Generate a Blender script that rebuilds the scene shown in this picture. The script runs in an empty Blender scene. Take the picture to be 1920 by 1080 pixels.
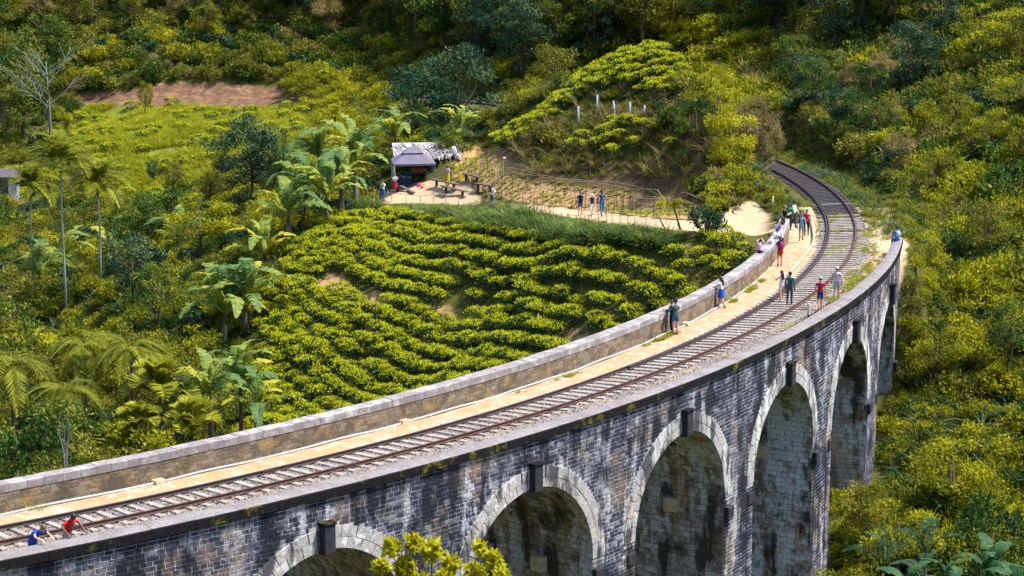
import bpy, bmesh, math, random
import numpy as np
from mathutils import Vector, Matrix

random.seed(7)
RNG = np.random.default_rng(11)
SC = bpy.context.scene
COL = SC.collection

# ------------------------------------------------------------------ camera, sky, sun, exposure
CAM_H = 21.0
PITCH = math.radians(10.75)
FPX = 4000.0                                   # focal length in pixels of the 1920 px wide photograph
cam_d = bpy.data.cameras.new('camera')
cam = bpy.data.objects.new('camera', cam_d)
COL.objects.link(cam)
cam.location = (0, 0, CAM_H)
cam.rotation_euler = (math.radians(90) - PITCH, 0, 0)
cam_d.sensor_width = 36.0
cam_d.lens = FPX / 1920 * 36
cam_d.clip_start = 0.5
cam_d.clip_end = 6000
cam_d.dof.use_dof = True
cam_d.dof.focus_distance = 125
cam_d.dof.aperture_fstop = 4.0
SC.camera = cam

SUN_EL = math.radians(61)
SUN_AZ = math.radians(90)                      # clockwise from +Y
world = bpy.data.worlds.new('World')
SC.world = world
world.use_nodes = True
wn = world.node_tree
wn.nodes.clear()
w_out = wn.nodes.new('ShaderNodeOutputWorld')
w_bg = wn.nodes.new('ShaderNodeBackground')
w_sky = wn.nodes.new('ShaderNodeTexSky')
w_sky.sky_type = 'NISHITA'
w_sky.sun_disc = False
w_sky.sun_elevation = SUN_EL
w_sky.sun_rotation = SUN_AZ
w_sky.altitude = 900
w_sky.dust_density = 2.0
w_bg.inputs['Strength'].default_value = 0.135
wn.links.new(w_sky.outputs[0], w_bg.inputs[0])
wn.links.new(w_bg.outputs[0], w_out.inputs[0])
sun_d = bpy.data.lights.new('sun', 'SUN')
sun_d.energy = 4.2
sun_d.angle = math.radians(7.0)
sun_d.color = (1.0, 0.95, 0.87)
sun = bpy.data.objects.new('sun', sun_d)
COL.objects.link(sun)
SUN_V = Vector((math.sin(SUN_AZ) * math.cos(SUN_EL), math.cos(SUN_AZ) * math.cos(SUN_EL), math.sin(SUN_EL)))
sun.rotation_euler = SUN_V.to_track_quat('Z', 'Y').to_euler()
sun.location = SUN_V * 300
SC.view_settings.view_transform = 'Standard'
SC.view_settings.look = 'None'
SC.view_settings.gamma = 1.0
SC.view_settings.exposure = 1.2
SC.cycles.max_bounces = 6
SC.cycles.diffuse_bounces = 3
SC.cycles.transmission_bounces = 3
SC.cycles.glossy_bounces = 2
SC.cycles.transparent_max_bounces = 4

# ------------------------------------------------------------------ helpers
S_, C_ = math.sin(PITCH), math.cos(PITCH)


def ray(px, py):
    u = (px - 960) / FPX
    v = (py - 540) / FPX
    return np.array([u, C_ - v * S_, -(S_ + v * C_)])


def at_z(px, py, z):
    d = ray(px, py)
    t = (z - CAM_H) / d[2]
    return np.array([0, 0, CAM_H]) + t * d


def at_y(px, py, Y):
    d = ray(px, py)
    return np.array([0, 0, CAM_H]) + d * (Y / d[1])


def pix(P):
    P = np.asarray(P, float)
    x, y, z = P[..., 0], P[..., 1], P[..., 2] - CAM_H
    zc = y * C_ - z * S_
    yc = -(y * S_ + z * C_)
    zc = np.where(zc < 1, 1, zc)
    return np.stack([960 + FPX * x / zc, 540 + FPX * yc / zc], -1)


def inpoly(P, poly):
    x, y = P[..., 0], P[..., 1]
    r = np.zeros(x.shape, bool)
    n = len(poly)
    for i in range(n):
        x1, y1 = poly[i]
        x2, y2 = poly[(i + 1) % n]
        if y1 == y2:
            continue
        c = ((y1 > y) != (y2 > y)) & (x < (x2 - x1) * (y - y1) / (y2 - y1) + x1)
        r ^= c
    return r


def sstep(a, b, x):
    t = np.clip((x - a) / (b - a), 0, 1)
    return t * t * (3 - 2 * t)


class MB:
    """collects vertices, quads / triangles and a per-vertex 'rnd' value into ONE mesh"""
    def __init__(self):
        self.V, self.F, self.R, self.M, self.n = [], [], [], [], 0

    def add(self, V, F, rnd=0.5, mat=0):
        V = np.asarray(V, float).reshape(-1, 3)
        Fs = F if isinstance(F, (list, tuple)) and len(F) and isinstance(F[0], np.ndarray) and F[0].ndim == 2 else [np.asarray(F, int)]
        for f in Fs:
            if len(f) == 0:
                continue
            self.F.append(f + self.n)
            self.M.append(np.full(len(f), mat, int))
        self.V.append(V)
        r = np.asarray(rnd, float)
        self.R.append(np.full(len(V), float(r)) if r.ndim == 0 else r)
        self.n += len(V)
        return self

    def merge(self, other, M=None, rshift=0.0):
        V = np.concatenate(other.V)
        if M is not None:
            V = V @ M[:3, :3].T + M[:3, 3]
        for f, m in zip(other.F, other.M):
            self.F.append(f + self.n)
            self.M.append(m)
        self.V.append(V)
        self.R.append(np.clip(np.concatenate(other.R) + rshift, 0, 1))
        self.n += len(V)

    def mesh(self, name, mats, smooth=False):
        me = bpy.data.meshes.new(name)
        V = np.concatenate(self.V)
        me.vertices.add(len(V))
        me.vertices.foreach_set('co', V.astype(np.float32).ravel())
        tot = np.concatenate([np.full(len(f), f.shape[1], int) for f in self.F])
        loops = np.concatenate([f.ravel() for f in self.F])
        me.loops.add(len(loops))
        me.loops.foreach_set('vertex_index', loops.astype(np.int32))
        me.polygons.add(len(tot))
        st = np.concatenate([[0], np.cumsum(tot)[:-1]])
        me.polygons.foreach_set('loop_start', st.astype(np.int32))
        me.polygons.foreach_set('loop_total', tot.astype(np.int32))
        if not isinstance(mats, (list, tuple)):
            mats = [mats]
        for m in mats:
            me.materials.append(m)
        me.polygons.foreach_set('material_index', np.concatenate(self.M).astype(np.int32))
        me.polygons.foreach_set('use_smooth', np.full(len(tot), bool(smooth)))
        a = me.attributes.new('rnd', 'FLOAT', 'POINT')
        a.data.foreach_set('value', np.concatenate(self.R).astype(np.float32))
        me.update(calc_edges=True)
        return me

    def build(self, name, mats, parent=None, smooth=False):
        return link(name, self.mesh(name, mats, smooth), parent)


def link(name, me, parent=None, loc=None):
    o = bpy.data.objects.new(name, me)
    COL.objects.link(o)
    if parent:
        o.parent = parent
    if loc is not None:
        o.location = loc
    return o


def tag(o, label=None, cat=None, group=None, kind=None):
    if label:
        o['label'] = label
    if cat:
        o['category'] = cat
    if group:
        o['group'] = group
    if kind:
        o['kind'] = kind
    return o


def empty(name, loc=(0, 0, 0), rz=0.0, **k):
    o = bpy.data.objects.new(name, None)
    COL.objects.link(o)
    o.location = loc
    o.rotation_euler = (0, 0, rz)
    o.empty_display_size = 0.3
    return tag(o, **k)


def copy_tree(o, parent=None):
    c = o.copy()
    COL.objects.link(c)
    c.parent = parent
    for ch in o.children:
        copy_tree(ch, c)
    return c


BOXF = np.array([[0, 1, 2, 3], [4, 7, 6, 5], [0, 4, 5, 1], [1, 5, 6, 2], [2, 6, 7, 3], [3, 7, 4, 0]])


def box_v(x0, x1, y0, y1, z0, z1):
    return np.array([[x0, y0, z0], [x0, y1, z0], [x1, y1, z0], [x1, y0, z0],
                     [x0, y0, z1], [x0, y1, z1], [x1, y1, z1], [x1, y0, z1]], float)


def add_box(mb, x0, x1, y0, y1, z0, z1, rnd=0.5, mat=0, M=None):
    V = box_v(x0, x1, y0, y1, z0, z1)
    if M is not None:
        V = V @ np.asarray(M)[:3, :3].T + np.asarray(M)[:3, 3]
    mb.add(V, BOXF, rnd, mat)


def add_tube(mb, pts, rad, seg=6, rnd=0.5, mat=0, cap=True):
    pts = np.asarray(pts, float)
    n = len(pts)
    rad = np.broadcast_to(np.asarray(rad, float), (n,))
    t = np.gradient(pts, axis=0)
    t /= np.linalg.norm(t, axis=1)[:, None] + 1e-9
    ref = np.array([0, 0, 1.0]) if abs(t[0][2]) < 0.9 else np.array([1.0, 0, 0])
    u = np.cross(t[0], ref)
    u /= np.linalg.norm(u)
    V = []
    ang = np.arange(seg) * 2 * math.pi / seg
    for i in range(n):
        u = u - t[i] * (u @ t[i])
        u /= np.linalg.norm(u) + 1e-9
        v = np.cross(t[i], u)
        V.append(pts[i] + rad[i] * (np.cos(ang)[:, None] * u + np.sin(ang)[:, None] * v))
    V = np.concatenate(V)
    a = np.arange(seg)
    b = (a + 1) % seg
    F = np.concatenate([np.stack([i * seg + a, i * seg + b, (i + 1) * seg + b, (i + 1) * seg + a], 1) for i in range(n - 1)])
    if cap:
        V = np.concatenate([V, pts[:1], pts[-1:]])
        T1 = np.stack([b, a, np.full(seg, n * seg)], 1)
        T2 = np.stack([(n - 1) * seg + a, (n - 1) * seg + b, np.full(seg, n * seg + 1)], 1)
        mb.add(V, [F, np.concatenate([T1, T2])], rnd, mat)
    else:
        mb.add(V, F, rnd, mat)


def ico(sub=1):
    bm = bmesh.new()
    bmesh.ops.create_icosphere(bm, subdivisions=sub, radius=1)
    V = np.array([v.co[:] for v in bm.verts])
    F = np.array([[v.index for v in f.verts] for f in bm.faces])
    bm.free()
    return V, F


ICO1, ICO2 = ico(1), ico(2)


def add_blob(mb, c, r, sub=2, rnd=0.5, mat=0, jit=0.0, M=None):
    V, F = ICO2 if sub == 2 else ICO1
    V = V * np.asarray(r)
    if jit:
        V = V * (1 + jit * (RNG.random((len(V), 1)) - 0.5))
    if M is not None:
        V = V @ np.asarray(M)[:3, :3].T
    mb.add(V + np.asarray(c), F, rnd, mat)


def trs(loc, rz=0.0, s=1.0, tilt=None):
    M = Matrix.Translation(Vector(loc)) @ Matrix.Rotation(rz, 4, 'Z')
    if tilt is not None:
        M = M @ Matrix.Rotation(tilt[0], 4, 'X') @ Matrix.Rotation(tilt[1], 4, 'Y')
    s = (s, s, s) if np.isscalar(s) else s
    return np.array(M @ Matrix.Diagonal((s[0], s[1], s[2], 1)))


# ------------------------------------------------------------------ materials
def rgb(c):
    return (c[0], c[1], c[2], 1.0)


class NT:
    def __init__(self, name):
        self.m = bpy.data.materials.new(name)
        self.m.use_nodes = True
        self.t = self.m.node_tree
        self.t.nodes.clear()
        self.out = self.n('ShaderNodeOutputMaterial')

    def n(self, typ, **kw):
        nd = self.t.nodes.new(typ)
        for k, v in kw.items():
            setattr(nd, k, v)
        return nd

    def l(self, a, b):
        self.t.links.new(a, b)

    def pos(self, scale=(1, 1, 1), obj=False):
        if obj:
            src = self.n('ShaderNodeTexCoord').outputs['Object']
        else:
            src = self.n('ShaderNodeNewGeometry').outputs['Position']
        mp = self.n('ShaderNodeMapping')
        mp.inputs['Scale'].default_value = scale
        self.l(src, mp.inputs['Vector'])
        return mp.outputs[0]

    def noise(self, vec, scale, detail=4, rough=0.6, dist=0.0):
        nd = self.n('ShaderNodeTexNoise')
        nd.inputs['Scale'].default_value = scale
        nd.inputs['Detail'].default_value = detail
        nd.inputs['Roughness'].default_value = rough
        nd.inputs['Distortion'].default_value = dist
        self.l(vec, nd.inputs['Vector'])
        return nd.outputs['Fac']

    def ramp(self, fac, stops):
        r = self.n('ShaderNodeValToRGB')
        e = r.color_ramp.elements
        while len(e) < len(stops):
            e.new(0.5)
        for i, (p, c) in enumerate(stops):
            e[i].position = p
            e[i].color = rgb(c) if not np.isscalar(c) else (c, c, c, 1)
        self.l(fac, r.inputs[0])
        return r.outputs[0]

    def mix(self, fac, a, b, mode='MIX'):
        m = self.n('ShaderNodeMix', data_type='RGBA', blend_type=mode)
        for sock, v in ((m.inputs[0], fac), (m.inputs[6], a), (m.inputs[7], b)):
            if isinstance(v, (int, float)):
                sock.default_value = v
            elif isinstance(v, tuple):
                sock.default_value = rgb(v)
            else:
                self.l(v, sock)
        return m.outputs[2]

    def math(self, op, a, b=None):
        m = self.n('ShaderNodeMath', operation=op)
        for i, v in enumerate((a, b)):
            if v is None:
                continue
            if isinstance(v, (int, float)):
                m.inputs[i].default_value = v
            else:
                self.l(v, m.inputs[i])
        return m.outputs[0]

    def attr(self, name):
        a = self.n('ShaderNodeAttribute', attribute_name=name)
        return a

    def surf(self, col, rough=0.85, spec=0.25, bump=None, bdist=0.02, bstr=0.6, metal=0.0):
        p = self.n('ShaderNodeBsdfPrincipled')
        if isinstance(col, tuple):
            p.inputs['Base Color'].default_value = rgb(col)
        else:
            self.l(col, p.inputs['Base Color'])
        p.inputs['Roughness'].default_value = rough
        p.inputs['Specular IOR Level'].default_value = spec
        p.inputs['Metallic'].default_value = metal
        if bump is not None:
            b = self.n('ShaderNodeBump')
            b.inputs['Distance'].default_value = bdist
            b.inputs['Strength'].default_value = bstr
            self.l(bump, b.inputs['Height'])
            self.l(b.outputs[0], p.inputs['Normal'])
        self.l(p.outputs[0], self.out.inputs[0])
        return self.m


def mat_simple(name, a, b=None, scale=6.0, rough=0.85, spec=0.2, bump=0.0, obj=False, metal=0.0, stretch=(1, 1, 1)):
    t = NT(name)
    b = b or tuple(x * 0.7 for x in a)
    v = t.pos(stretch, obj)
    nz = t.noise(v, scale, 5, 0.65)
    col = t.ramp(nz, [(0.3, b), (0.7, a)])
    return t.surf(col, rough, spec, nz if bump else None, 0.02, bump, metal)


def mat_leaf(name, stops, trans=0.35, rough=0.45, hue=0.12, spec=0.25):
    """leaf colour from the per-leaf value 'rnd'; each plant shifts a little by its object random"""
    t = NT(name)
    a = t.attr('rnd').outputs['Fac']
    oi = t.n('ShaderNodeObjectInfo').outputs['Random']
    f = t.math('ADD', a, t.math('MULTIPLY', t.math('SUBTRACT', oi, 0.5), hue * 2))
    col = t.ramp(f, stops)
    p = t.n('ShaderNodeBsdfPrincipled')
    t.l(col, p.inputs['Base Color'])
    p.inputs['Roughness'].default_value = rough
    p.inputs['Specular IOR Level'].default_value = spec
    tr = t.n('ShaderNodeBsdfTranslucent')
    t.l(t.mix(0.35, col, (0.5, 0.45, 0.02), 'MIX'), tr.inputs['Color']) if False else t.l(col, tr.inputs['Color'])
    m = t.n('ShaderNodeMixShader')
    m.inputs[0].default_value = trans
    t.l(p.outputs[0], m.inputs[1])
    t.l(tr.outputs[0], m.inputs[2])
    t.l(m.outputs[0], t.out.inputs[0])
    return t.m


# ------------------------------------------------------------------ the bridge's line: one circle
CX, CY, R0 = -75.30, 144.46, 96.70
AO = [-60, -54, -45, -36, -26, -18, -13, -5]
FO = [4.95, 4.87, 4.72, 4.52, 4.2, 4.0, 3.8, 3.6]          # outer parapet, outer edge
IO = [4.0, 3.98, 3.84, 3.74, 3.34, 3.25, 3.22, 3.2]        # outer parapet, inner edge
PF = [-2.35, -2.40, -2.60, -2.65, -2.85, -3.05, -3.1, -3.2]   # inner parapet, face to the track
PB = [-2.80, -2.85, -3.08, -3.22, -3.42, -3.58, -3.66, -3.75]  # inner parapet, valley face
RS = R0 + 4.0


def pol(off, a_deg, z=0.0):
    a = np.radians(a_deg)
    return np.stack([CX + (R0 + off) * np.cos(a), CY + (R0 + off) * np.sin(a), np.broadcast_to(z, np.shape(a)) + 0.0 * a], -1)


def s2a(s):
    return np.degrees(np.asarray(s, float) / RS)


def offang(x, y):
    return np.hypot(x - CX, y - CY) - R0, np.degrees(np.arctan2(y - CY, x - CX))


def intp(a, T):
    return np.interp(a, AO, T)


DECK_Z = -0.20
ARCH_C = [-30.9 - 10.4 * k for k in range(0, 7)]          # arch centres along the wall (metres)
ARCH_R = 3.74
SPRING_Z = -5.19
A_END = -12.6                                             # where the bridge meets the hillside
A_START = -60.0
# ------------------------------------------------------------------ terrain
CTRL = []
for (px, py, Y) in [
    # garden, path and yard
    (1400, 420, 137), (1300, 400, 141.5), (1128, 405, 141), (1020, 398, 150), (922, 388, 159), (800, 376, 166), (718, 376, 168),
    (770, 345, 176), (900, 330, 178), (960, 295, 188), (1100, 345, 158), (1200, 352, 155), (1300, 375, 149), (860, 285, 190),
    # foot of the grass bank
    (1260, 455, 131), (1100, 465, 136.0), (900, 445, 150), (700, 425, 161), (600, 430, 162),
    # tea field
    (1250, 530, 128.5), (1100, 560, 131), (1100, 625, 127), (950, 560, 140), (950, 660, 131), (800, 500, 150), (800, 600, 142), (800, 720, 134),
    (640, 540, 150), (640, 650, 141), (640, 750, 135), (540, 480, 155), (520, 600, 147), (520, 770, 136),
    # left valley
    (420, 650, 146), (115, 620, 165), (60, 560, 172), (183, 550, 168), (300, 470, 184), (30, 390, 203), (420, 450, 178),
    # clearing and clay road
    (250, 230, 232), (350, 330, 206), (450, 230, 226), (480, 290, 205), (150, 270, 222), (330, 190, 244), (150, 195, 246), (500, 185, 242),
]:
    CTRL.append(at_y(px, py, Y))
for x, y, z in [
    # knoll inside the curve
    (-1.0, 172, 0.2), (4.0, 172, 3.4), (6.4, 166, 3.2), (9.0, 165, 3.9), (12.2, 167, 6.4), (10.3, 171, 7.3), (4.5, 181, 4.0), (0.5, 186, 1.5),
    (13.5, 158, 4.6), (14.3, 150, 2.3), (14.0, 143, 0.6), (7.0, 159.5, 0.9), (11.5, 156, 2.0), (-4, 178, -0.6), (3.0, 166, 1.6),
    # behind yard, shrubs and forest edge
    (-17, 200, -4.6), (-8, 205, -2.6), (-30, 215, -5.0), (-6, 214, -1.2), (-15, 225, -1.5), (-10, 250, 8),
    # hill behind the road
    (-60, 246.5, -3.3), (-48, 246.5, -3.3), (-38, 246.5, -3.2), (-28, 246.5, -3.0), (-60, 250, -0.9), (-48, 250, -0.6), (-38, 250, -0.5), (-28, 250, -0.4), (-55, 256, 0.6), (-35, 256, 1.0), (-20, 252, 1.0), (-55, 275, 9), (-35, 275, 10), (-15, 275, 14), (-60, 310, 28), (-30, 310, 30), (0, 310, 36),
    (10, 235, 9), (10, 260, 19), (30, 250, 24), (60, 250, 34), (30, 310, 45), (70, 310, 60), (-90, 260, 8), (-90, 200, -8), (-95, 150, -14),
    # hill outside the curve to the right
    (28, 165, 0.6), (36, 172, 4.0), (47, 175, 8.0), (24, 185, 1.0), (34, 195, 6.5), (48, 205, 14), (18, 204, 2.0), (30, 215, 12), (60, 170, 15),
    (30, 145, -0.9), (36, 145, 1.5), (46, 150, 6.0), (27.5, 131, -3.0), (34, 128, -3.0), (45, 125, 0.5), (60, 130, 7),
    (28, 118, -6.8), (36, 110, -5.6), (46, 100, -4.0), (28, 100, -11.0), (34, 90, -10.0), (25, 90, -13.5), (45, 80, -7.5), (22, 80, -16), (70, 90, 3),
    # under the bridge and the valley floor
    (18.5, 107, -10.8), (14.5, 99, -14), (10, 92.5, -17), (4, 85, -19), (-4, 76, -20), (-15, 66, -20), (-30, 55, -19), (8, 110, -11.5), (2, 103, -14.5),
    (-6, 96, -17.5), (-16, 90, -18.5), (-30, 85, -19), (-50, 90, -18), (12, 118, -8.5), (-12, 112, -16), (-28, 110, -17.5), (-25, 130, -15.5), (-45, 125, -16),
    (0, 118, -12.0), (-70, 110, -17), (-60, 60, -18), (20, 62, -17), (45, 55, -8), (0, 60, -18), (0, 40, -6), (0, 22, 9.5), (0, 0, 16.5), (-30, 20, 6), (30, 20, 9), (0, -60, 30),
    (-80, 0, 10), (80, 0, 20), (100, 60, 12), (110, 150, 24), (120, 250, 50), (-130, 200, -4), (-130, 100, -12), (-130, 300, 20),
    (0, 400, 75), (-120, 400, 60), (120, 400, 95), (-130, 30, -5),
]:
    CTRL.append(np.array([x, y, z], float))
CTRL = np.array(CTRL)


def _k(r2):
    return np.where(r2 > 1e-9, r2 * np.log(np.maximum(r2, 1e-9)), 0)


def _solve():
    P = CTRL[:, :2] / 100
    n = len(P)
    d2 = ((P[:, None] - P[None]) ** 2).sum(-1)
    K = _k(d2) + np.eye(n) * 2e-4
    A = np.zeros((n + 3, n + 3))
    A[:n, :n] = K
    A[:n, n] = 1
    A[:n, n + 1:] = P
    A[n, :n] = 1
    A[n + 1:, :n] = P.T
    return np.linalg.solve(A, np.concatenate([CTRL[:, 2], [0, 0, 0]])), P


TPS_W, TPS_P = _solve()


def vnoise(x, y, seed=0):
    xi, yi = np.floor(x).astype(int), np.floor(y).astype(int)
    fx, fy = x - xi, y - yi
    fx, fy = fx * fx * (3 - 2 * fx), fy * fy * (3 - 2 * fy)

    def h(i, j):
        v = np.sin(i * 127.1 + j * 311.7 + seed * 74.7) * 43758.5453
        return v - np.floor(v)
    return (h(xi, yi) * (1 - fx) + h(xi + 1, yi) * fx) * (1 - fy) + (h(xi, yi + 1) * (1 - fx) + h(xi + 1, yi + 1) * fx) * fy


def fbm(x, y, seed=0):
    return vnoise(x, y, seed) * 0.5 + vnoise(x * 2.1, y * 2.1, seed + 1) * 0.3 + vnoise(x * 4.3, y * 4.3, seed + 2) * 0.2


def hgt(x, y):
    """ground height"""
    x = np.asarray(x, float)
    y = np.asarray(y, float)
    sh = x.shape
    X = np.clip(x.ravel(), -135, 125)
    Y = np.clip(y.ravel(), -60, 400)
    z = np.empty(len(X))
    for i in range(0, len(X), 40000):
        q = np.stack([X[i:i + 40000], Y[i:i + 40000]], 1) / 100
        d2 = ((q[:, None] - TPS_P[None]) ** 2).sum(-1)
        z[i:i + 40000] = _k(d2) @ TPS_W[:-3] + TPS_W[-3] + q @ TPS_W[-2:]
    far = np.hypot(x.ravel() - X, y.ravel() - Y)
    z = z + far * 0.15 * (1 - np.exp(-far / 300))
    # railway formation beyond the bridge: a level bench, cut into the slopes
    off, a = offang(x.ravel(), y.ravel())
    on = sstep(-15.5, A_END, a) * (1 - sstep(42, 50, a))
    w_in = 1 - sstep(3.0, 5.6, -off)
    w_out = 1 - sstep(4.0, 6.4, off)
    w = on * np.where(off < 0, w_in, w_out)
    z = z * (1 - w) + (DECK_Z - 0.08) * w
    # inside the span the ground stays well below the deck
    sp = sstep(-13.5, -17.5, -(-a)) if False else (a < A_END - 0.5)
    lim = np.interp(a, [-70, -30, -26.5, -21, -17.5, -14.8, -13.1], [-14, -12, -11, -8.5, -6.0, -2.2, -0.8])
    wb = 1 - sstep(5.5, 10, np.abs(off))
    zz = np.minimum(z, lim)
    z = np.where(sp, z * (1 - wb) + zz * wb, z)
    z = z + (fbm(x.ravel() * 0.35, y.ravel() * 0.35, 3) - 0.5) * 0.5 * np.clip(1 - on * (np.abs(off) < 6), 0, 1)
    return z.reshape(sh)


def hz(x, y):
    return float(hgt(np.array([x]), np.array([y]))[0])


def ground(px, py, ymin=100.0, ymax=330.0):
    """where the line of sight through a pixel of the photograph meets the ground"""
    Y = np.linspace(ymin, ymax, 900)
    d = ray(px, py)
    P = np.array([0, 0, CAM_H]) + d[None] * (Y / d[1])[:, None]
    g = hgt(P[:, 0], P[:, 1])
    i = np.where(P[:, 2] <= g)[0]
    k = i[0] if len(i) else len(Y) - 1
    p = P[k].copy()
    p[2] = g[k]
    return p


# areas of the photograph, used to find what grows or lies where on the ground
PATH = [(700, 384), (735, 350), (810, 338), (880, 345), (905, 372), (1000, 384), (1110, 396), (1200, 408), (1300, 416), (1385, 385), (1400, 368), (1440, 395), (1450, 432), (1420, 440), (1330, 436), (1215, 425), (1100, 411), (960, 391), (860, 383), (770, 381)]
GARDEN = [(850, 282), (935, 270), (945, 318), (1010, 336), (1120, 350), (1230, 362), (1300, 380), (1325, 398), (1300, 414), (1200, 405), (1100, 393), (1000, 380), (905, 368), (880, 343), (845, 330)]
BANKG = [(640, 395), (700, 386), (770, 384), (860, 386), (960, 394), (1100, 414), (1215, 428), (1285, 440), (1275, 478), (1170, 462), (1060, 462), (900, 440), (780, 412), (690, 405)]
TEA_FIELD = [(640, 408), (770, 412), (880, 440), (960, 446), (1060, 470), (1170, 480), (1290, 470), (1330, 440), (1440, 445), (1450, 470), (1400, 500), (1330, 560), (1240, 620), (1100, 680), (950, 745), (800, 800), (600, 850), (470, 850), (470, 760), (490, 690), (480, 620), (500, 560), (530, 500), (590, 440)]
TEA_GAPS = [[(844, 475), (858, 475), (884, 570), (868, 570)], [(1085, 545), (1105, 545), (1120, 690), (1095, 690)], [(1165, 500), (1178, 500), (1185, 600), (1165, 600)],
            [(590, 520), (650, 515), (650, 545), (600, 550)], [(600, 528), (700, 548), (860, 582), (885, 606), (700, 566), (600, 546)], [(900, 566), (1000, 594), (1110, 640), (1100, 655), (990, 608), (890, 580)], [(1265, 440), (1285, 440), (1330, 545), (1300, 545)]]
KNOLL_TEA = [(930, 250), (950, 225), (1050, 170), (1140, 110), (1210, 75), (1260, 85), (1285, 130), (1290, 150), (1270, 180), (1230, 190), (1150, 170), (1080, 200), (1010, 240), (970, 275), (935, 280)]
KNOLL_LOW = [(1060, 255), (1160, 235), (1260, 240), (1330, 270), (1340, 300), (1240, 290), (1150, 300), (1070, 290)]
CLEARING = [(140, 200), (250, 195), (420, 205), (560, 200), (600, 260), (520, 300), (420, 290), (400, 330), (330, 380), (230, 400), (160, 370), (130, 290)]
ROAD = [(120, 185), (180, 172), (260, 168), (330, 152), (430, 158), (560, 168), (560, 205), (420, 205), (300, 198), (180, 196)]
SOIL_R = [(1625, 435), (1655, 432), (1662, 470), (1640, 520), (1600, 560), (1610, 480)]
BANK_K = [(930, 285), (945, 330), (1010, 345), (1130, 358), (1240, 368), (1310, 372), (1320, 300), (1200, 305), (1060, 285), (960, 270)]
HOUSE_G = [(-40, 378), (60, 370), (60, 392), (40, 402), (-40, 400)]


def build_terrain():
    def axis(core, far):
        a, b, st = core
        x = list(np.arange(a, b + 1e-6, st))
        s = st
        lo = a
        while lo > -far:
            s *= 1.28
            lo -= s
            x.insert(0, lo)
        s = st
        hi = b
        while hi < far * 1.6:
            s *= 1.28
            hi += s
            x.append(hi)
        return np.array(x)
    xs = axis((-48, 50, 0.5), 1800)
    ys = axis((70, 262, 0.6), 1800)
    X, Y = np.meshgrid(xs, ys)
    Z = hgt(X, Y)
    nx, ny = len(xs), len(ys)
    V = np.stack([X, Y, Z], -1).reshape(-1, 3)
    i = np.arange(nx - 1)
    F = np.concatenate([np.stack([j * nx + i, j * nx + i + 1, (j + 1) * nx + i + 1, (j + 1) * nx + i], 1) for j in range(ny - 1)])
    mb = MB()
    mb.add(V, F)
    t = NT('hillside_soil')
    geo = t.pos()
    big = t.noise(geo, 0.12, 4, 0.6)
    n1 = t.noise(geo, 0.9, 5, 0.7)
    n2 = t.noise(geo, 6.0, 4, 0.7)
    green = t.ramp(n1, [(0.3, (0.035, 0.05, 0.010)), (0.55, (0.075, 0.075, 0.014)), (0.75, (0.12, 0.085, 0.035))])
    soil = t.ramp(n2, [(0.3, (0.24, 0.135, 0.06)), (0.7, (0.38, 0.25, 0.13))])
    path = t.ramp(n2, [(0.25, (0.34, 0.235, 0.135)), (0.75, (0.50, 0.38, 0.25))])
    clay = t.ramp(n1, [(0.25, (0.065, 0.040, 0.030)), (0.48, (0.13, 0.070, 0.042)), (0.66, (0.23, 0.14, 0.085)), (0.85, (0.33, 0.24, 0.16))])
    grass = t.ramp(n1, [(0.3, (0.06, 0.085, 0.012)), (0.6, (0.14, 0.15, 0.015)), (0.8, (0.18, 0.14, 0.05))])

    def soft(name):
        a = t.attr(name).outputs['Fac']
        e = t.math('ADD', a, t.math('MULTIPLY', t.math('SUBTRACT', n1, 0.5), 0.7))
        return t.ramp(e, [(0.40, 0.0), (0.55, 1.0)])
    col = t.mix(soft('m_grass'), green, grass)
    col = t.mix(soft('m_soil'), col, soil)
    col = t.mix(soft('m_clay'), col, clay)
    bank = t.ramp(n1, [(0.3, (0.05, 0.036, 0.018)), (0.55, (0.115, 0.078, 0.040)), (0.75, (0.10, 0.095, 0.025))])
    col = t.mix(soft('m_bank'), col, bank)
    col = t.mix(soft('m_path'), col, path)
    m = t.surf(col, 0.95, 0.1, n2, 0.06, 0.7)
    o = mb.build('terrain', m, smooth=True)
    tag(o, kind='structure')
    me = o.data
    Pp = pix(V)
    off, a = offang(V[:, 0], V[:, 1])
    vis = (V[:, 1] > 120) | (V[:, 0] > 18)
    beyond = a > -14

    def put(name, mask):
        mask = mask.astype(float).reshape(ny, nx)
        for _ in range(3):
            mask = (mask + np.roll(mask, 1, 0) + np.roll(mask, -1, 0) + np.roll(mask, 1, 1) + np.roll(mask, -1, 1)) / 5
        mask = mask.ravel()
        at = me.attributes.new(name, 'FLOAT', 'POINT')
        at.data.foreach_set('value', mask.astype(np.float32))
    mp = inpoly(Pp, PATH) & vis
    mp |= (np.abs(off) < 3.9) & beyond & (a < -2)
    mp |= inpoly(Pp, SOIL_R) & vis
    put('m_path', mp)
    gaps = np.zeros(len(V), bool)
    for g in TEA_GAPS:
        gaps |= inpoly(Pp, g)
    put('m_soil', ((inpoly(Pp, GARDEN) | gaps) & vis))
    put('m_clay', (inpoly(Pp, ROAD) & (V[:, 1] > 236) & (V[:, 1] < 251)) | (inpoly(Pp, HOUSE_G) & (V[:, 1] > 185)) | ((off > -8) & (off < -3) & (a > 4) & (a < 40)))
    put('m_bank', inpoly(Pp, BANK_K) & vis)
    put('m_grass', (inpoly(Pp, CLEARING) | inpoly(Pp, BANKG)) & vis)
    return o


TERRAIN = build_terrain()
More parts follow.
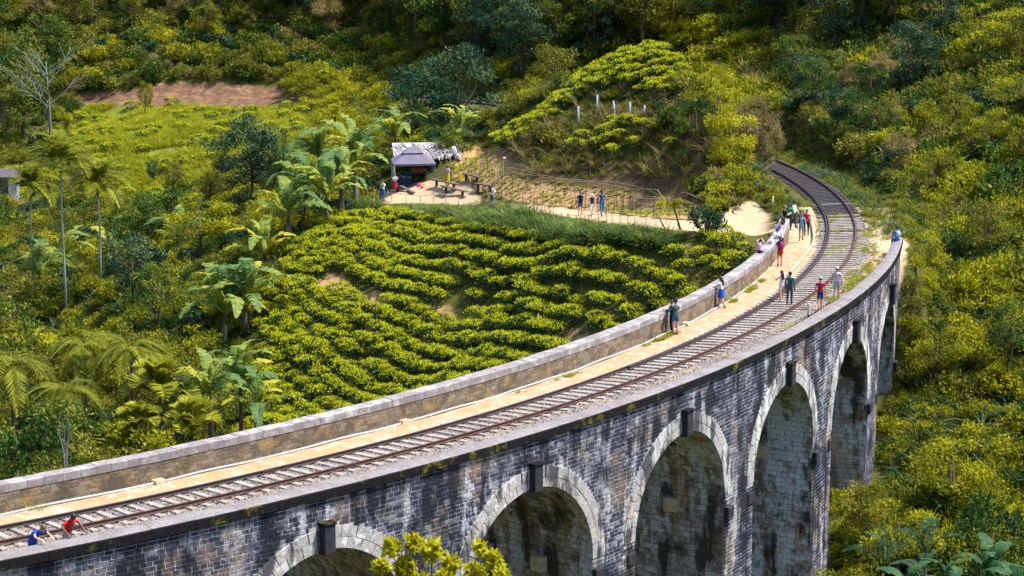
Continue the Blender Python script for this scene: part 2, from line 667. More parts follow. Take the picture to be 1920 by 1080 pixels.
# ------------------------------------------------------------------ viaduct materials
def mat_masonry(name, dark, mid, light, tan, white=0.5, streak=1.0, scale=1.0, tanmask=0.5, zlow=0.18):
    t = NT(name)
    rnd = t.attr('rnd').outputs['Fac']
    geo = t.pos()
    strk = t.noise(t.pos((0.75, 0.75, 0.11)), 1.7 * scale, 5, 0.62, 0.3)       # long vertical runs of damp and lime
    patch = t.noise(geo, 0.42 * scale, 5, 0.62)
    fine = t.noise(geo, 9.0, 5, 0.7)
    mid_n = t.noise(geo, 2.6, 4, 0.65)
    base = t.mix(t.ramp(rnd, [(0.0, 0.45), (0.5, 0.1), (1.0, 0.0)]), mid, dark)
    base = t.mix(t.ramp(rnd, [(0.75, 0.0), (1.0, 0.35)]), base, light)
    base = t.mix(t.ramp(patch, [(tanmask, 0.0), (tanmask + 0.16, 0.75)]), base, tan)
    # lime bloom where the runs and the patches meet
    lime_f = t.math('ADD', t.math('MULTIPLY', strk, 0.55), t.math('MULTIPLY', mid_n, 0.45))
    lime = t.ramp(lime_f, [(0.62 - 0.16 * white, 0.0), (0.69 - 0.15 * white, 0.9)])
    zone = t.ramp(t.noise(t.pos((1, 1, 0.5)), 0.33 * scale, 3, 0.5), [(0.40, zlow), (0.58, 1.0)])
    base = t.mix(t.math('MULTIPLY', lime, zone), base, light)
    # black damp stains
    damp_f = t.math('ADD', t.math('MULTIPLY', t.noise(t.pos((0.5, 0.5, 0.08)), 2.1 * scale, 5, 0.6, 0.4), 0.6), t.math('MULTIPLY', t.noise(geo, 0.8, 4, 0.6), 0.4))
    damp = t.ramp(damp_f, [(0.535 - 0.035 * streak, 0.0), (0.60 - 0.03 * streak, 0.95)])
    base = t.mix(damp, base, dark)
    base = t.mix(t.ramp(fine, [(0.3, 0.55), (0.6, 0.0)]), base, dark)
    return t.surf(base, 0.9, 0.25, fine, 0.03, 0.9)


M_WALL = mat_masonry('stained_wall_stone', (0.008, 0.010, 0.019), (0.040, 0.046, 0.074), (0.52, 0.52, 0.57), (0.30, 0.205, 0.125), 0.72, 1.4, 1.0, 0.515, 0.25)
M_MORTAR = mat_masonry('lime_mortar', (0.04, 0.04, 0.055), (0.44, 0.43, 0.46), (0.68, 0.66, 0.66), (0.56, 0.44, 0.29), 0.75, 1.1, 1.0, 0.5)
M_RING = mat_masonry('arch_ring_stone', (0.05, 0.05, 0.06), (0.46, 0.44, 0.43), (0.74, 0.73, 0.73), (0.56, 0.44, 0.34), 0.75, 1.0, 1.3, 0.56, 0.5)
M_BARREL = mat_masonry('barrel_stone', (0.035, 0.032, 0.026), (0.25, 0.20, 0.145), (0.60, 0.67, 0.74), (0.46, 0.33, 0.21), 1.0, 0.75, 0.9, 0.47, 0.4)
M_BMORTAR = mat_masonry('barrel_mortar', (0.03, 0.03, 0.026), (0.17, 0.14, 0.10), (0.45, 0.46, 0.48), (0.3, 0.22, 0.14), 0.5, 0.9, 0.9, 0.5)
M_KEY = mat_simple('black_damp_stone', (0.035, 0.035, 0.042), (0.012, 0.012, 0.016), 4, 0.85, 0.3, 0.6)
M_CORBEL = mat_simple('pale_corbel_stone', (0.52, 0.43, 0.30), (0.30, 0.24, 0.17), 3, 0.9, 0.2, 0.5)


def mat_coping():
    t = NT('weathered_coping')
    geo = t.pos()
    n1 = t.noise(geo, 1.3, 5, 0.65)
    n2 = t.noise(geo, 14, 4, 0.7)
    top = t.ramp(n2, [(0.25, (0.13, 0.115, 0.12)), (0.75, (0.31, 0.285, 0.29))])
    top = t.mix(t.ramp(n1, [(0.42, 0.0), (0.62, 0.6)]), top, (0.13, 0.115, 0.11))
    # the outer face is black with damp and spotted with yellow-green moss
    face = t.ramp(n2, [(0.3, (0.005, 0.005, 0.007)), (0.75, (0.022, 0.021, 0.023))])
    moss = t.ramp(t.noise(geo, 1.1, 5, 0.75, 0.5), [(0.56, 0.0), (0.66, 1.0)])
    mossc = t.ramp(n2, [(0.3, (0.035, 0.035, 0.006)), (0.7, (0.20, 0.17, 0.012))])
    face = t.mix(moss, face, mossc)
    f = t.attr('rnd').outputs['Fac']
    col = t.mix(t.ramp(f, [(0.45, 0.0), (0.55, 1.0)]), top, face)
    return t.surf(col, 0.95, 0.08, n2, 0.03, 0.7)


M_COPING = mat_coping()


def mat_inner_cap():
    t = NT('inner_cap_stone')
    geo = t.pos()
    rnd = t.attr('rnd').outputs['Fac']
    n2 = t.noise(geo, 8, 5, 0.7)
    n1 = t.noise(geo, 1.5, 4, 0.6)
    c = t.ramp(n2, [(0.25, (0.15, 0.13, 0.135)), (0.7, (0.34, 0.31, 0.31))])
    c = t.mix(t.ramp(n1, [(0.5, 0.0), (0.65, 0.8)]), c, (0.52, 0.49, 0.47))
    c = t.mix(t.ramp(rnd, [(0.0, 0.45), (1.0, 0.0)]), c, (0.12, 0.105, 0.11))
    return t.surf(c, 0.9, 0.2, n2, 0.03, 0.7)


M_CAP = mat_inner_cap()


def mat_inner_brick():
    t = NT('inner_parapet_brick')
    geo = t.pos()
    rnd = t.attr('rnd').outputs['Fac']
    n2 = t.noise(geo, 10, 5, 0.7)
    n1 = t.noise(geo, 0.9, 5, 0.65)
    c = t.ramp(rnd, [(0.0, (0.14, 0.108, 0.08)), (0.5, (0.20, 0.155, 0.11)), (1.0, (0.28, 0.225, 0.16))])
    c = t.mix(t.ramp(n1, [(0.47, 0.0), (0.62, 0.85)]), c, (0.09, 0.07, 0.05))
    c = t.mix(t.ramp(t.noise(geo, 1.7, 4, 0.6), [(0.54, 0.0), (0.68, 0.7)]), c, (0.40, 0.23, 0.07))
    c = t.mix(t.ramp(n2, [(0.3, 0.5), (0.6, 0.0)]), c, (0.08, 0.06, 0.045))
    return t.surf(c, 0.92, 0.2, n2, 0.03, 0.9)


M_IBRICK = mat_inner_brick()
M_IMORTAR = mat_simple('inner_parapet_mortar', (0.36, 0.26, 0.14), (0.16, 0.11, 0.06), 5, 0.95, 0.1, 0.6)


def mat_deck():
    t = NT('sandy_deck')
    geo = t.pos()
    n1 = t.noise(geo, 0.8, 5, 0.6)
    n2 = t.noise(geo, 12, 4, 0.75)
    c = t.ramp(n2, [(0.25, (0.24, 0.17, 0.10)), (0.7, (0.38, 0.29, 0.19))])
    c = t.mix(t.ramp(n1, [(0.42, 0.0), (0.62, 0.7)]), c, (0.38, 0.215, 0.09))
    c = t.mix(t.ramp(t.noise(geo, 2.3, 6, 0.7), [(0.5, 0.0), (0.62, 0.55)]), c, (0.50, 0.43, 0.35))
    c = t.mix(t.ramp(t.noise(geo, 28, 3, 0.7), [(0.60, 0.0), (0.70, 0.7)]), c, (0.20, 0.165, 0.14))
    return t.surf(c, 0.95, 0.1, n2, 0.03, 0.7)


def mat_ballast():
    t = NT('ballast')
    geo = t.pos()
    v = t.n('ShaderNodeTexVoronoi')
    v.inputs['Scale'].default_value = 16
    t.l(geo, v.inputs['Vector'])
    n1 = t.noise(geo, 1.2, 4, 0.6)
    c = t.ramp(v.outputs['Color'], [(0.1, (0.13, 0.108, 0.10)), (0.5, (0.27, 0.235, 0.22)), (0.9, (0.42, 0.38, 0.36))])
    c = t.mix(t.ramp(v.outputs['Distance'], [(0.35, 0.0), (0.6, 0.6)]), c, (0.12, 0.095, 0.08))
    c = t.mix(t.ramp(n1, [(0.48, 0.0), (0.66, 0.6)]), c, (0.44, 0.32, 0.19))
    h = t.math('MULTIPLY', v.outputs['Distance'], -1.0)
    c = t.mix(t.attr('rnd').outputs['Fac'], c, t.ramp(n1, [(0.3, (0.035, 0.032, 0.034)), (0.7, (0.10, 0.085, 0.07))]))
    return t.surf(c, 0.95, 0.15, h, 0.06, 1.0)


M_DECK, M_BALLAST = mat_deck(), mat_ballast()
M_RAIL = mat_simple('rusty_rail', (0.105, 0.050, 0.036), (0.05, 0.024, 0.020), 3, 0.6, 0.4, 0.3)
M_RAIL_D = mat_simple('dark_check_rail', (0.060, 0.042, 0.044), (0.03, 0.021, 0.023), 3, 0.55, 0.4, 0.3)


def mat_sleeper():
    t = NT('weathered_sleeper')
    rnd = t.attr('rnd').outputs['Fac']
    geo = t.pos()
    oi = t.n('ShaderNodeObjectInfo').outputs['Random']
    n = t.noise(geo, 9, 5, 0.7)
    c = t.ramp(n, [(0.25, (0.17, 0.14, 0.125)), (0.75, (0.46, 0.41, 0.37))])
    c = t.mix(t.ramp(oi, [(0.0, 0.45), (0.6, 0.0)]), c, (0.16, 0.125, 0.11))
    return t.surf(c, 0.9, 0.15, n, 0.02, 0.7)


M_SLEEPER = mat_sleeper()
M_CONC = mat_simple('pale_concrete', (0.62, 0.60, 0.57), (0.40, 0.38, 0.35), 5, 0.9, 0.2, 0.3)


# ------------------------------------------------------------------ viaduct geometry
def polbox(mb, s0, s1, o0, o1, z0, z1, rnd=0.5, mat=0, chamf=0.0, outward=True, n=1):
    """a block laid along the curve: s along, o across, z up; 'chamf' rounds its outer face"""
    for k in range(n):
        a0, a1 = s2a(s0 + (s1 - s0) * k / n), s2a(s0 + (s1 - s0) * (k + 1) / n)
        V = [pol(o0, a0, z0), pol(o0, a1, z0), pol(o0, a1, z1), pol(o0, a0, z1),
             pol(o1, a0, z0), pol(o1, a1, z0), pol(o1, a1, z1), pol(o1, a0, z1)]
        if chamf:
            da = math.degrees(chamf / RS)
            e = chamf * 0.7 * (1 if o1 > o0 else -1)
            V += [pol(o1 + e, a0 + da, z0 + chamf), pol(o1 + e, a1 - da, z0 + chamf), pol(o1 + e, a1 - da, z1 - chamf), pol(o1 + e, a0 + da, z1 - chamf)]
            F = [[0, 4, 5, 1], [1, 5, 6, 2], [2, 6, 7, 3], [3, 7, 4, 0], [4, 8, 9, 5], [5, 9, 10, 6], [6, 10, 11, 7], [7, 11, 8, 4], [8, 11, 10, 9], [0, 1, 2, 3]]
        else:
            F = [[0, 4, 5, 1], [1, 5, 6, 2], [2, 6, 7, 3], [3, 7, 4, 0], [4, 7, 6, 5], [0, 1, 2, 3]]
        mb.add(np.array(V), np.array(F), rnd, mat)


def wall_off(s):
    return float(intp(s2a(s), FO)) - 0.13


S_LO, S_HI = float(np.radians(A_START) * RS), float(np.radians(A_END) * RS)
PIER_BOT = -23.0
viaduct = empty('viaduct', tuple(pol(0, -35.0, DECK_Z)), label='curved stone railway viaduct of tall round arches crossing the green valley', cat='viaduct')
VI = Matrix.Translation(-Vector(viaduct.location))


def vpart(mb, name, mats, parent=None, smooth=False, **k):
    """part of the viaduct, built in world coordinates"""
    o = mb.build(name, mats, parent or viaduct, smooth)
    if parent is None:
        o.matrix_parent_inverse = VI
    return tag(o, **k) if k else o


def arch_of(s):
    return min(ARCH_C, key=lambda c: abs(c - s))


# core of the spandrels and piers (mortar), with the arch openings left out
def build_core():
    mb = MB()
    nodes = set(np.arange(S_LO, S_HI, 0.8).tolist() + [S_HI])
    for c in ARCH_C:
        for t in np.linspace(0, math.pi, 33):
            nodes.add(round(c - ARCH_R * math.cos(t), 4))
    nodes = np.array(sorted(n for n in nodes if S_LO <= n <= S_HI))
    keep = [nodes[0]]
    for n in nodes[1:]:
        if n - keep[-1] > 0.004:
            keep.append(n)
    nodes = np.array(keep)

    def low(s, mid):
        c = arch_of(mid)
        if abs(mid - c) < ARCH_R:
            return SPRING_Z + math.sqrt(max(0, ARCH_R ** 2 - (s - c) ** 2))
        return PIER_BOT
    ztop = 0.47
    for s0, s1 in zip(nodes[:-1], nodes[1:]):
        m = (s0 + s1) / 2
        for face, oo in ((1, None), (0, None)):
            q = []
            for s in (s0, s1):
                o = wall_off(s) if face else float(intp(s2a(s), PB)) + 0.03
                q.append((o, s))
            zt = ztop if face else -0.3
            V = np.array([pol(q[0][0], s2a(s0), low(s0, m)), pol(q[1][0], s2a(s1), low(s1, m)), pol(q[1][0], s2a(s1), zt), pol(q[0][0], s2a(s0), zt)])
            mb.add(V, [[0, 1, 2, 3] if face else [3, 2, 1, 0]], 0.6)
    core = vpart(mb, 'spandrel_wall', M_MORTAR, label='black and white stained masonry wall above the arches')
    # barrels and pier sides
    mb = MB()
    for c in ARCH_C:
        prof = [(c + ARCH_R, PIER_BOT)] + [(c + ARCH_R * math.cos(t), SPRING_Z + ARCH_R * math.sin(t)) for t in np.linspace(0, math.pi, 41)] + [(c - ARCH_R, PIER_BOT)]
        for (s0, z0), (s1, z1) in zip(prof[:-1], prof[1:]):
            a0, a1 = s2a(s0), s2a(s1)
            for (f0, f1) in ((0, .5), (.5, 1)):
                oo = [float(intp(a, PB)) + 0.03 for a in (a0, a1)]
                ow = [wall_off(s0), wall_off(s1)]
                V = np.array([pol(oo[0] + (ow[0] - oo[0]) * f0, a0, z0), pol(oo[1] + (ow[1] - oo[1]) * f0, a1, z1), pol(oo[1] + (ow[1] - oo[1]) * f1, a1, z1), pol(oo[0] + (ow[0] - oo[0]) * f1, a0, z0)])
                mb.add(V, [[0, 1, 2, 3]], 0.5)
    barrel = vpart(mb, 'arch_barrel', M_BMORTAR, label='brown stone vault and pier sides seen through the arches')
    return core, barrel


CORE, BARREL = build_core()

RING_T = 0.78
COURSE = 0.168


def clip_row(z0, z1, s0, s1):
    """free wall intervals of one course between s0 and s1"""
    iv = [(s0, s1)]
    for c in ARCH_C:
        zb = z0
        if z1 <= SPRING_Z:
            h = ARCH_R
        else:
            zz = max(zb, SPRING_Z) - SPRING_Z
            ro = ARCH_R + RING_T
            if zz >= ro:
                continue
            h = max(math.sqrt(ro * ro - zz * zz), ARCH_R if z0 < SPRING_Z else 0)
        out = []
        for a, b in iv:
            if b <= c - h or a >= c + h:
                out.append((a, b))
            else:
                if a < c - h:
                    out.append((a, c - h))
                if b > c + h:
                    out.append((c + h, b))
        iv = out
    return iv


def build_wall_stones():
    stones = []
    z1 = 0.44
    row = 0
    while z1 > PIER_BOT + 1:
        z0 = z1 - COURSE * random.uniform(0.84, 1.14)
        for a, b in clip_row(z0, z1, S_LO, S_HI):
            if z1 < -4.6 and b - a > 6:
                pass
            s = a
            first = True
            while s < b - 0.03:
                L = random.uniform(0.27, 0.50)
                if first and row % 2:
                    L *= 0.55
                first = False
                e = min(s + L, b)
                if b - e < 0.14:
                    e = b
                if e - s > 0.05:
                    stones.append((s, e, z0, z1))
                s = e
        z1 = z0
        row += 1
    return stones


def stone_mb(mb, st):
    s, e, z0, z1 = st
    j = 0.017
    o = wall_off((s + e) / 2)
    pr = 0.004 + 0.010 * random.random()
    polbox(mb, s + j, e - j, o - 0.05, o + pr, z0 + j, z1 - j * 0.9, random.random(), 0, 0.008)


stones = build_wall_stones()
# the stones that show largest (nearest the camera and inside the frame) are pieces of their own
SP = np.array([pol(wall_off((a + b) / 2), s2a((a + b) / 2), (z0 + z1) / 2) for a, b, z0, z1 in stones])
pp = pix(SP)
vis = (pp[:, 0] > 0) & (pp[:, 0] < 1920) & (pp[:, 1] < 1080)
dist = np.where(vis, SP[:, 1] - 0.02 * SP[:, 0], 1e6)
order = np.argsort(dist)
rest = MB()
for k, i in enumerate(order):
    if k < 290:
        mb = MB()
        stone_mb(mb, stones[i])
        vpart(mb, 'stone', M_WALL, CORE)
    elif stones[i][3] > -16:
        stone_mb(rest, stones[i])
vpart(rest, 'stone_courses', M_WALL, CORE, kind='stuff', label='courses of dark stained wall stones')


# arch rings: two rows of voussoirs and a dark projecting keystone
def build_rings():
    for c in ARCH_C:
        if s2a(c) > -15:
            continue
        ring = MB()
        for t0, t1 in zip(np.linspace(0, math.pi, 25)[:-1], np.linspace(0, math.pi, 25)[1:]):     # bedding strip behind the voussoirs
            V = []
            for t in (t0, t1):
                for r in (ARCH_R, ARCH_R + RING_T - 0.02):
                    s = c + r * math.cos(t)
                    V.append(pol(wall_off(s) + 0.012, s2a(s), SPRING_Z + r * math.sin(t)))
            ring.add(np.array(V), [[0, 1, 3, 2]], 0.5)
        ro = vpart(ring, 'arch_ring', M_BMORTAR)
        nv = 19
        for row, (r0, r1) in enumerate(((ARCH_R - 0.012, ARCH_R + 0.37), (ARCH_R + 0.385, ARCH_R + RING_T))):
            sh = 0.0 if row == 0 else 0.5
            edges = [0.0] + [(k + sh) * math.pi / nv for k in range(0 if row else 1, nv)] + [math.pi]
            for t0, t1 in zip(edges[:-1], edges[1:]):
                if t1 - t0 < 0.02:
                    continue
                mb = MB()
                g = 0.0045
                rnd = random.uniform(0.35, 0.75)
                pr = 0.024 + 0.022 * random.random()
                tt = np.linspace(t0 + g, t1 - g, 3)
                V, F = [], []
                for t in tt:
                    for r, oo in ((r0 + 0.005, -0.05), (r0 + 0.005, pr), (r1 - 0.005, pr), (r1 - 0.005, -0.05)):
                        s = c + r * math.cos(t)
                        V.append(pol(wall_off(s) + oo, s2a(s), SPRING_Z + r * math.sin(t)))
                for i in range(2):
                    for q in range(3):
                        F.append([i * 4 + q, i * 4 + q + 1, i * 4 + q + 5, i * 4 + q + 4])
                F += [[0, 1, 2, 3], [11, 10, 9, 8]]
                mb.add(np.array(V), np.array(F), rnd)
                vpart(mb, 'voussoir', M_RING, ro)
        mb = MB()
        polbox(mb, c - 0.24, c + 0.24, wall_off(c) - 0.05, wall_off(c) + 0.30, SPRING_Z + ARCH_R - 0.10, SPRING_Z + ARCH_R + 0.93, 0.5, 0, 0.03)
        polbox(mb, c - 0.28, c + 0.28, wall_off(c) - 0.05, wall_off(c) + 0.34, SPRING_Z + ARCH_R + 0.932, SPRING_Z + ARCH_R + 1.03, 0.9, 1, 0.03)
        vpart(mb, 'keystone', [M_KEY, M_COPING], ro)


build_rings()


# stones lining the vaults and pier sides
def build_barrel_stones():
    mb = MB()
    k = 0
    for c in ARCH_C:
        if s2a(c) > -15 or s2a(c) < -53:
            continue
        prof = [(c + ARCH_R, z) for z in np.arange(-17.0, SPRING_Z - 0.01, 0.27)] + [(c + ARCH_R * math.cos(t), SPRING_Z + ARCH_R * math.sin(t)) for t in np.linspace(0, math.pi, 46)] + [(c - ARCH_R, z) for z in np.arange(SPRING_Z - 0.27, -14.0, -0.27)]
        for (s0, z0), (s1, z1) in zip(prof[:-1], prof[1:]):
            ds, dz = s1 - s0, z1 - z0
            L = math.hypot(ds, dz)
            if L < 0.05 or L > 0.6:
                continue
            ns, nz = -dz / L, ds / L                      # into the opening (to the left of travel)
            a = s2a((s0 + s1) / 2)
            lo, hi = float(intp(a, PB)) + 0.06, wall_off((s0 + s1) / 2) - 0.02
            o = lo - (0.3 if k % 2 else 0.0)
            k += 1
            while o < hi:
                e = o + random.uniform(0.5, 0.75)
                o0, o1 = max(o, lo) + 0.012, min(e, hi) - 0.012
                o = e
                if o1 - o0 < 0.08:
                    continue
                pr = 0.012 + 0.03 * random.random()
                f = 0.04
                b = [(s0 + ds * f, z0 + dz * f), (s1 - ds * f, z1 - dz * f)]
                V = []
                for oo in (o0, o1):
                    for (ss, zz) in b:
                        V.append(pol(oo, s2a(ss), zz))
                    for (ss, zz) in b:
                        V.append(pol(oo, s2a(ss + ns * pr), zz + nz * pr))
                # 0,1 base o0 / 2,3 top o0 / 4,5 base o1 / 6,7 top o1
                F = [[2, 3, 7, 6], [0, 2, 6, 4], [1, 5, 7, 3], [0, 1, 3, 2], [4, 6, 7, 5]]
                mb.add(np.array(V), np.array(F), random.random())
    vpart(mb, 'lining_stones', M_BARREL, BARREL, kind='stuff', label='brown and lime streaked stones lining the vaults')
    # square corbel blocks on the pier sides and dark blocks at the pier fronts
    for c in ARCH_C:
        if s2a(c) > -15:
            continue
        a = s2a(c + ARCH_R)
        lo, hi = float(intp(a, PB)), wall_off(c)
        for f in (0.30, 0.66):
            m2 = MB()
            o = lo + (hi - lo) * f
            polbox(m2, c + ARCH_R - 0.34, c + ARCH_R + 0.03, o - 0.30, o + 0.30, SPRING_Z - 0.95, SPRING_Z - 0.35, 0.5)
            vpart(m2, 'corbel', M_CORBEL, BARREL)
            m2 = MB()
            polbox(m2, c - ARCH_R - 0.03, c - ARCH_R + 0.34, o - 0.30, o + 0.30, SPRING_Z - 0.95, SPRING_Z - 0.35, 0.5)
            vpart(m2, 'corbel', M_CORBEL, BARREL)
        for sg in (1, -1):
            m2 = MB()
            sc = c + sg * (ARCH_R + 0.28)
            polbox(m2, sc - 0.27, sc + 0.27, wall_off(c) - 0.5, wall_off(c) + 0.12, SPRING_Z - 0.95, SPRING_Z - 0.42, 0.5, 0, 0.04)
            vpart(m2, 'corner_block', M_KEY, BARREL)


build_barrel_stones()


# parapets
def sweep(mb, a0, a1, prof, n, rnd, mat=0, ends=True):
    """prof: function of the angle giving a closed list of (offset, z)"""
    aa = np.linspace(a0, a1, n + 1)
    k = len(prof(a0))
    V = np.concatenate([np.array([pol(o, a, z) for o, z in prof(a)]) for a in aa])
    i = np.arange(k)
    j = (i + 1) % k
    F = np.concatenate([np.stack([q * k + i, q * k + j, (q + 1) * k + j, (q + 1) * k + i], 1) for q in range(n)])
    r = np.tile(np.broadcast_to(np.asarray(rnd, float), (k,)), n + 1)
    mb.add(V, F, r, mat)
    if ends:
        mb.add(np.concatenate([V[:k], V[-k:]]), [np.array([list(range(k))[::-1]]) if k == 4 else np.array([[0, q + 1, q] for q in range(1, k - 1)]),
                                                np.array([[k + q for q in range(4)]]) if k == 4 else np.array([[k, k + q, k + q + 1] for q in range(1, k - 1)])], np.tile(r[:k], 2), mat)


OUT_TOP = 0.75


def build_parapets():
    # outer: wall body, then rounded coping blocks
    body = MB()
    sweep(body, A_START, A_END, lambda a: [(intp(a, IO) + 0.1, DECK_Z - 0.3), (intp(a, FO) - 0.16, DECK_Z - 0.3), (intp(a, FO) - 0.16, 0.5), (intp(a, IO) + 0.1, 0.5)], 60, 0.6)
    outer = vpart(body, 'outer_parapet', M_MORTAR)
    s = S_LO
    while s < S_HI - 0.2:
        e = min(s + random.uniform(1.5, 1.9), S_HI)
        mb = MB()
        dz = random.uniform(-0.006, 0.006)

        def prof(a, dz=dz):
            o0, o1 = float(intp(a, IO)), float(intp(a, FO))
            w = o1 - o0
            zt = OUT_TOP + dz
            pts = [(o0, 0.40), (o0, zt - 0.11), (o0 + 0.05 * w, zt - 0.045), (o0 + 0.16 * w, zt - 0.005), (o0 + 0.5 * w, zt + 0.02), (o0 + 0.82 * w, zt - 0.005), (o0 + 0.95 * w, zt - 0.04),
                   (o0 + 0.95 * w, zt - 0.042), (o1, zt - 0.07), (o1, 0.40)]
            return pts[::-1]
        r = np.array([0, 0, 0, 0, 0, 0, 0, 1, 1, 1.0])[::-1]
        sweep(mb, s2a(s + 0.006), s2a(e - 0.006), prof, 3, r)
        vpart(mb, 'coping_stone', M_COPING, outer)
        s = e
    # inner: core, brick face, cap stones
    core = MB()
    a_end = -9.8
    sweep(core, A_START, a_end, lambda a: [(intp(a, PB), -0.6), (intp(a, PF), -0.6), (intp(a, PF), 0.62), (intp(a, PB), 0.62)], 60, 0.5)
    inner = vpart(core, 'inner_parapet', M_IMORTAR)
    cs = MB()
    s = S_LO
    s_end = float(np.radians(a_end) * RS)
    while s < s_end - 0.1:
        e = min(s + random.uniform(0.62, 0.80), s_end)
        a = s2a((s + e) / 2)
        mb = MB()
        lo, hi = float(intp(a, PB)) - 0.02, float(intp(a, PF)) + 0.03
        dz = random.uniform(-0.012, 0.012)
        sweep(mb, s2a(s + 0.009), s2a(e - 0.009), lambda a_, lo=lo, hi=hi, dz=dz: [(lo, 0.60), (hi, 0.60), (hi, 0.87 + dz), (hi - 0.03, 0.90 + dz), (lo + 0.03, 0.90 + dz), (lo, 0.87 + dz)], 1, random.random())
        vpart(mb, 'cap_stone', M_CAP, inner)
        s = e
    z1 = 0.59
    row = 0
    while z1 > DECK_Z - 0.05:
        z0 = z1 - 0.155
        s = S_LO + (0.2 if row % 2 else 0)
        while s < s_end - 0.1:
            e = min(s + random.uniform(0.36, 0.50), s_end)
            o = float(intp(s2a((s + e) / 2), PF))
            polbox(cs, s + 0.008, e - 0.008, o - 0.05, o + 0.002 + 0.007 * random.random(), z0 + 0.008, z1 - 0.008, random.random(), 0, 0.004)
            s = e
        z1 = z0
        row += 1
    vpart(cs, 'brick_courses', M_IBRICK, inner, kind='stuff', label='brown brick courses of the inner parapet')
    # deck slab
    d = MB()
    n = 220
    aa = np.linspace(A_START, A_END + 0.4, n)
    us = np.linspace(0, 1, 15)
    V = []
    for a in aa:
        lo, hi = float(intp(a, PF)) - 0.05, float(intp(a, IO)) + 0.15
        for u in us:
            o = lo + (hi - lo) * u
            P = pol(o, a, 0)
            z = DECK_Z + 0.05 * (fbm(P[0] * 1.3, P[1] * 1.3, 9) - 0.5)
            z += 0.05 * np.exp(-((o + 1.85) / 0.4) ** 2)          # soil heaped against the inner rail
            z -= 0.14 * float(sstep(-1.45, -1.0, o)) * (1 - float(sstep(1.9, 2.5, o)))
            z += 0.05 * math.exp(-((o - lo) / 0.4) ** 2)
            V.append((P[0], P[1], z))
    F = []
    k = len(us)
    for i in range(n - 1):
        for j in range(k - 1):
            F.append([i * k + j, i * k + j + 1, (i + 1) * k + j + 1, (i + 1) * k + j])
    d.add(np.array(V), np.array(F))
    vpart(d, 'deck', M_DECK, smooth=True)


build_parapets()

# ------------------------------------------------------------------ railway track
A_T0, A_T1 = -60.0, 47.0
track = empty('railway_track', tuple(pol(0, -30.0, DECK_Z)), label='broad gauge railway track with timber sleepers curving over the viaduct', cat='railway track')
TI = Matrix.Translation(-Vector(track.location))


def tpart(mb, name, m, smooth=False, parent=None):
    o = mb.build(name, m, parent or track, smooth)
    o.matrix_parent_inverse = TI
    return o


def cant(o):
    return 0.045 * o


